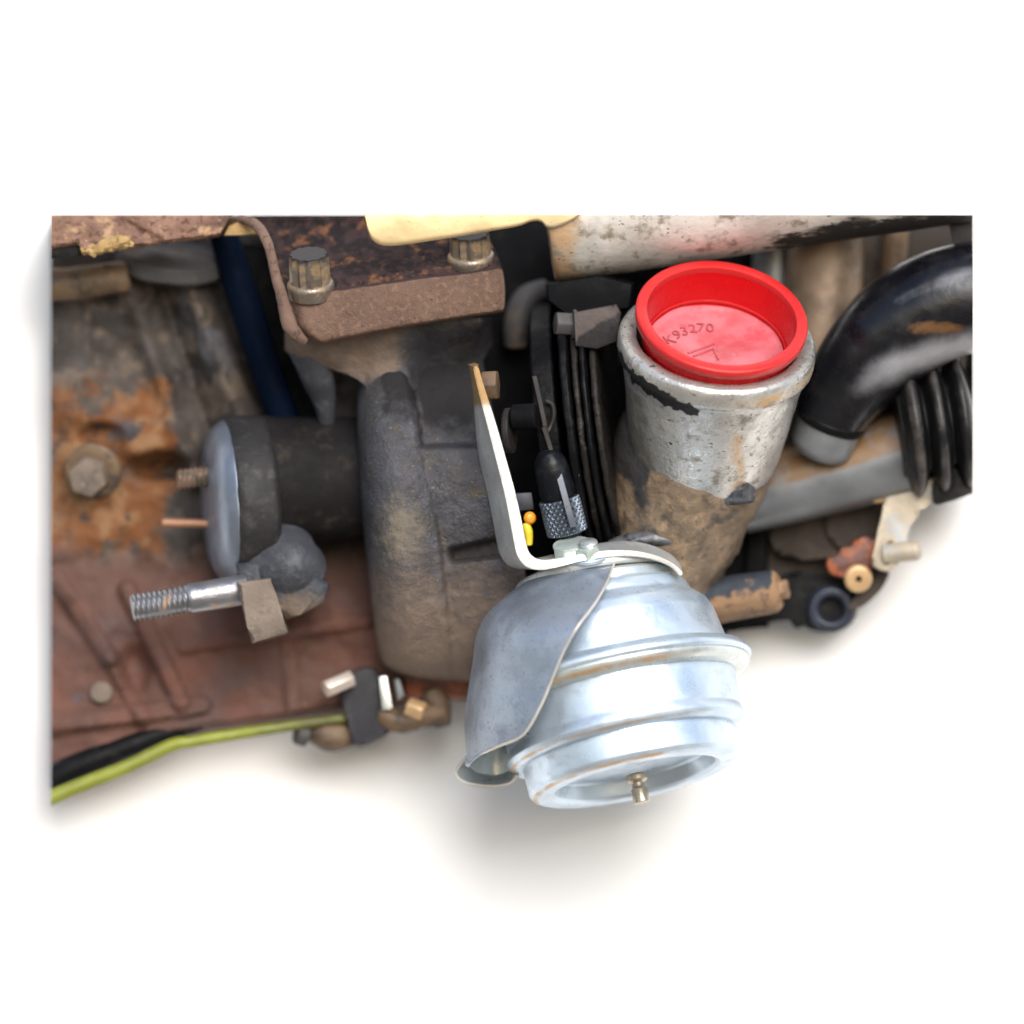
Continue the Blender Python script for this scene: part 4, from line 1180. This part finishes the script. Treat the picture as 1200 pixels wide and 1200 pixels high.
obj('arm', jitter(slab(catmull([(846, 712), (880, 690), (930, 670), (975, 676), (1000, 690), (1004, 716), (994, 734), (974, 741), (952, 738), (932, 728), (900, 729), (850, 740)], 4, True), -110, -50, 7), 1.2, 24), M['arm_black'], ar)
obj('bush', lathe(fillet([(-4, 14), (-4, 28), (8, 28), (12, 24), (12, 17), (8, 14)], 2), (974, 713, -50), (0, 0.1, 1), 48, loop=True), M['ring_blue'], ar)
obj('bush_hole_shade', lathe(fillet([(-6, 0), (-6, 16), (-3.5, 16), (-3.5, 0)], 1), (974, 713, -49), (0, 0.1, 1), 32), M['navy'], ar)  # black disc standing for the shade inside the hole
sv = thing('rusty_sleeve', 'flaking grey and rust pipe sleeve sticking out right of the actuator', 'sleeve', (880, 720, 0))
SAX = Vector((0.975, -0.16, 0.14)).normalized()
obj('sleeve', jitter(lathe(fillet([(0, 0), (0, 27), (84, 25), (90, 20), (90, 12), (100, 11), (100, 0)], 2), (826, 706, 10), SAX, 56), 1.8, 12), M['rusty_sleeve'], sv, smooth=60,
    paint=lambda x, y, d: (0.62 * sstep(735 - 0.16 * (x - 826), 682 - 0.16 * (x - 826), y) * sstep(914, 900, x), 0.72 * math.exp(-(((x - 880) / 34.0)**2 + ((y - 692) / 12.0)**2)), 0))
gd = thing('brass_plug', 'small golden plug set in the casing under the grey pipe', 'plug', (908, 602, -50))
obj('plug', lathe(fillet([(0, 0), (0, 15), (6, 12), (8, 0)], 2), (909, 600, -70), (0.1, -0.75, 0.6), 32), M['brass'], gd)
hk = thing('brass_hook', 'small golden curved hook under the end of the rubber boot', 'hook', (1028, 586, 0))
obj('hook', tube([(1019, 570, -6), (1018, 578, -4), (1026, 584, -2), (1036, 582, -2), (1040, 574, -6)], [5, 6, 6, 6, 5], 16, 6), M['brass'], hk)

# ------------------------------------------------------------------ fittings under the turbine
gb_ = thing('grey_plastic_block', 'dark grey plastic sensor block below the turbine housing', 'sensor', (425, 875, -30))
obj('body', jitter(slab(catmull([(398, 806), (414, 786), (440, 784), (452, 812), (462, 850), (440, 868), (416, 874), (408, 845)], 3, True), -90, -18, 8), 0.8, 20), M['grey_block'], gb_)
bb = thing('bright_bolt', 'short bright bolt head left of the dark grey sensor block', 'bolt', (395, 812, -10))
obj('head', prism(ngon(11, 6), (412, 795, -8), (-0.86, 0.36, 0.36), 36, 2), M['bright_bolt'], bb)
cl = thing('silver_clip', 'narrow silver spring clip right of the dark grey sensor block', 'clip', (450, 832, -10))
obj('clip', slab([(444, 793), (453, 792), (460, 828), (458, 832), (448, 832)], -40, -4, 2), M['zinc_bright'], cl)
obj('clip', slab([(462, 796), (468, 795), (474, 815), (466, 822)], -40, -10, 2), M['grey_pipe'], cl)
ft = thing('pipe_fitting', 'brown brass pipe fitting hanging lowest under the turbine', 'fitting', (490, 858, -30))
obj('elbow', jitter(tube([(448, 838, -26), (468, 846, -22), (492, 840, -20), (520, 836, -24)], [13, 14, 15, 14], 24, 8), 2.5, 14), M['brown_lump'], ft)
obj('nut', prism(ngon(13, 6, 0.2), (478, 828, -14), (0.9, 0.35, 0.25), 22, 2.5), M['brass'], ft)
obj('collar', jitter(tube([(506, 812, -30), (514, 830, -28), (518, 848, -32)], [14, 15, 11], 20, 6), 1.5, 14), M['brown_lump'], ft)
bl = thing('drain_bung', 'dark round bung beneath the yellow green strip', 'bung', (380, 878, -40))
obj('body', jitter(tube([(362, 852, -50), (384, 862, -44), (412, 862, -44)], [12, 18, 14], 24, 8), 1.5, 16), M['brown_lump'], bl)
obj('cap', lathe(fillet([(0, 0), (0, 14), (14, 13), (16, 0)], 3), (360, 862, -40), (-0.9, -0.2, 0.3), 28), M['block_grey'], bl)
rp = thing('red_pipe', 'short reddish pipe behind the bottom of the turbine housing', 'pipe', (520, 815, -50))
obj('pipe', tube([(480, 800, -52), (510, 800, -48), (556, 806, -50)], [18, 19, 17], 24, 5), M['orange_part'], rp)
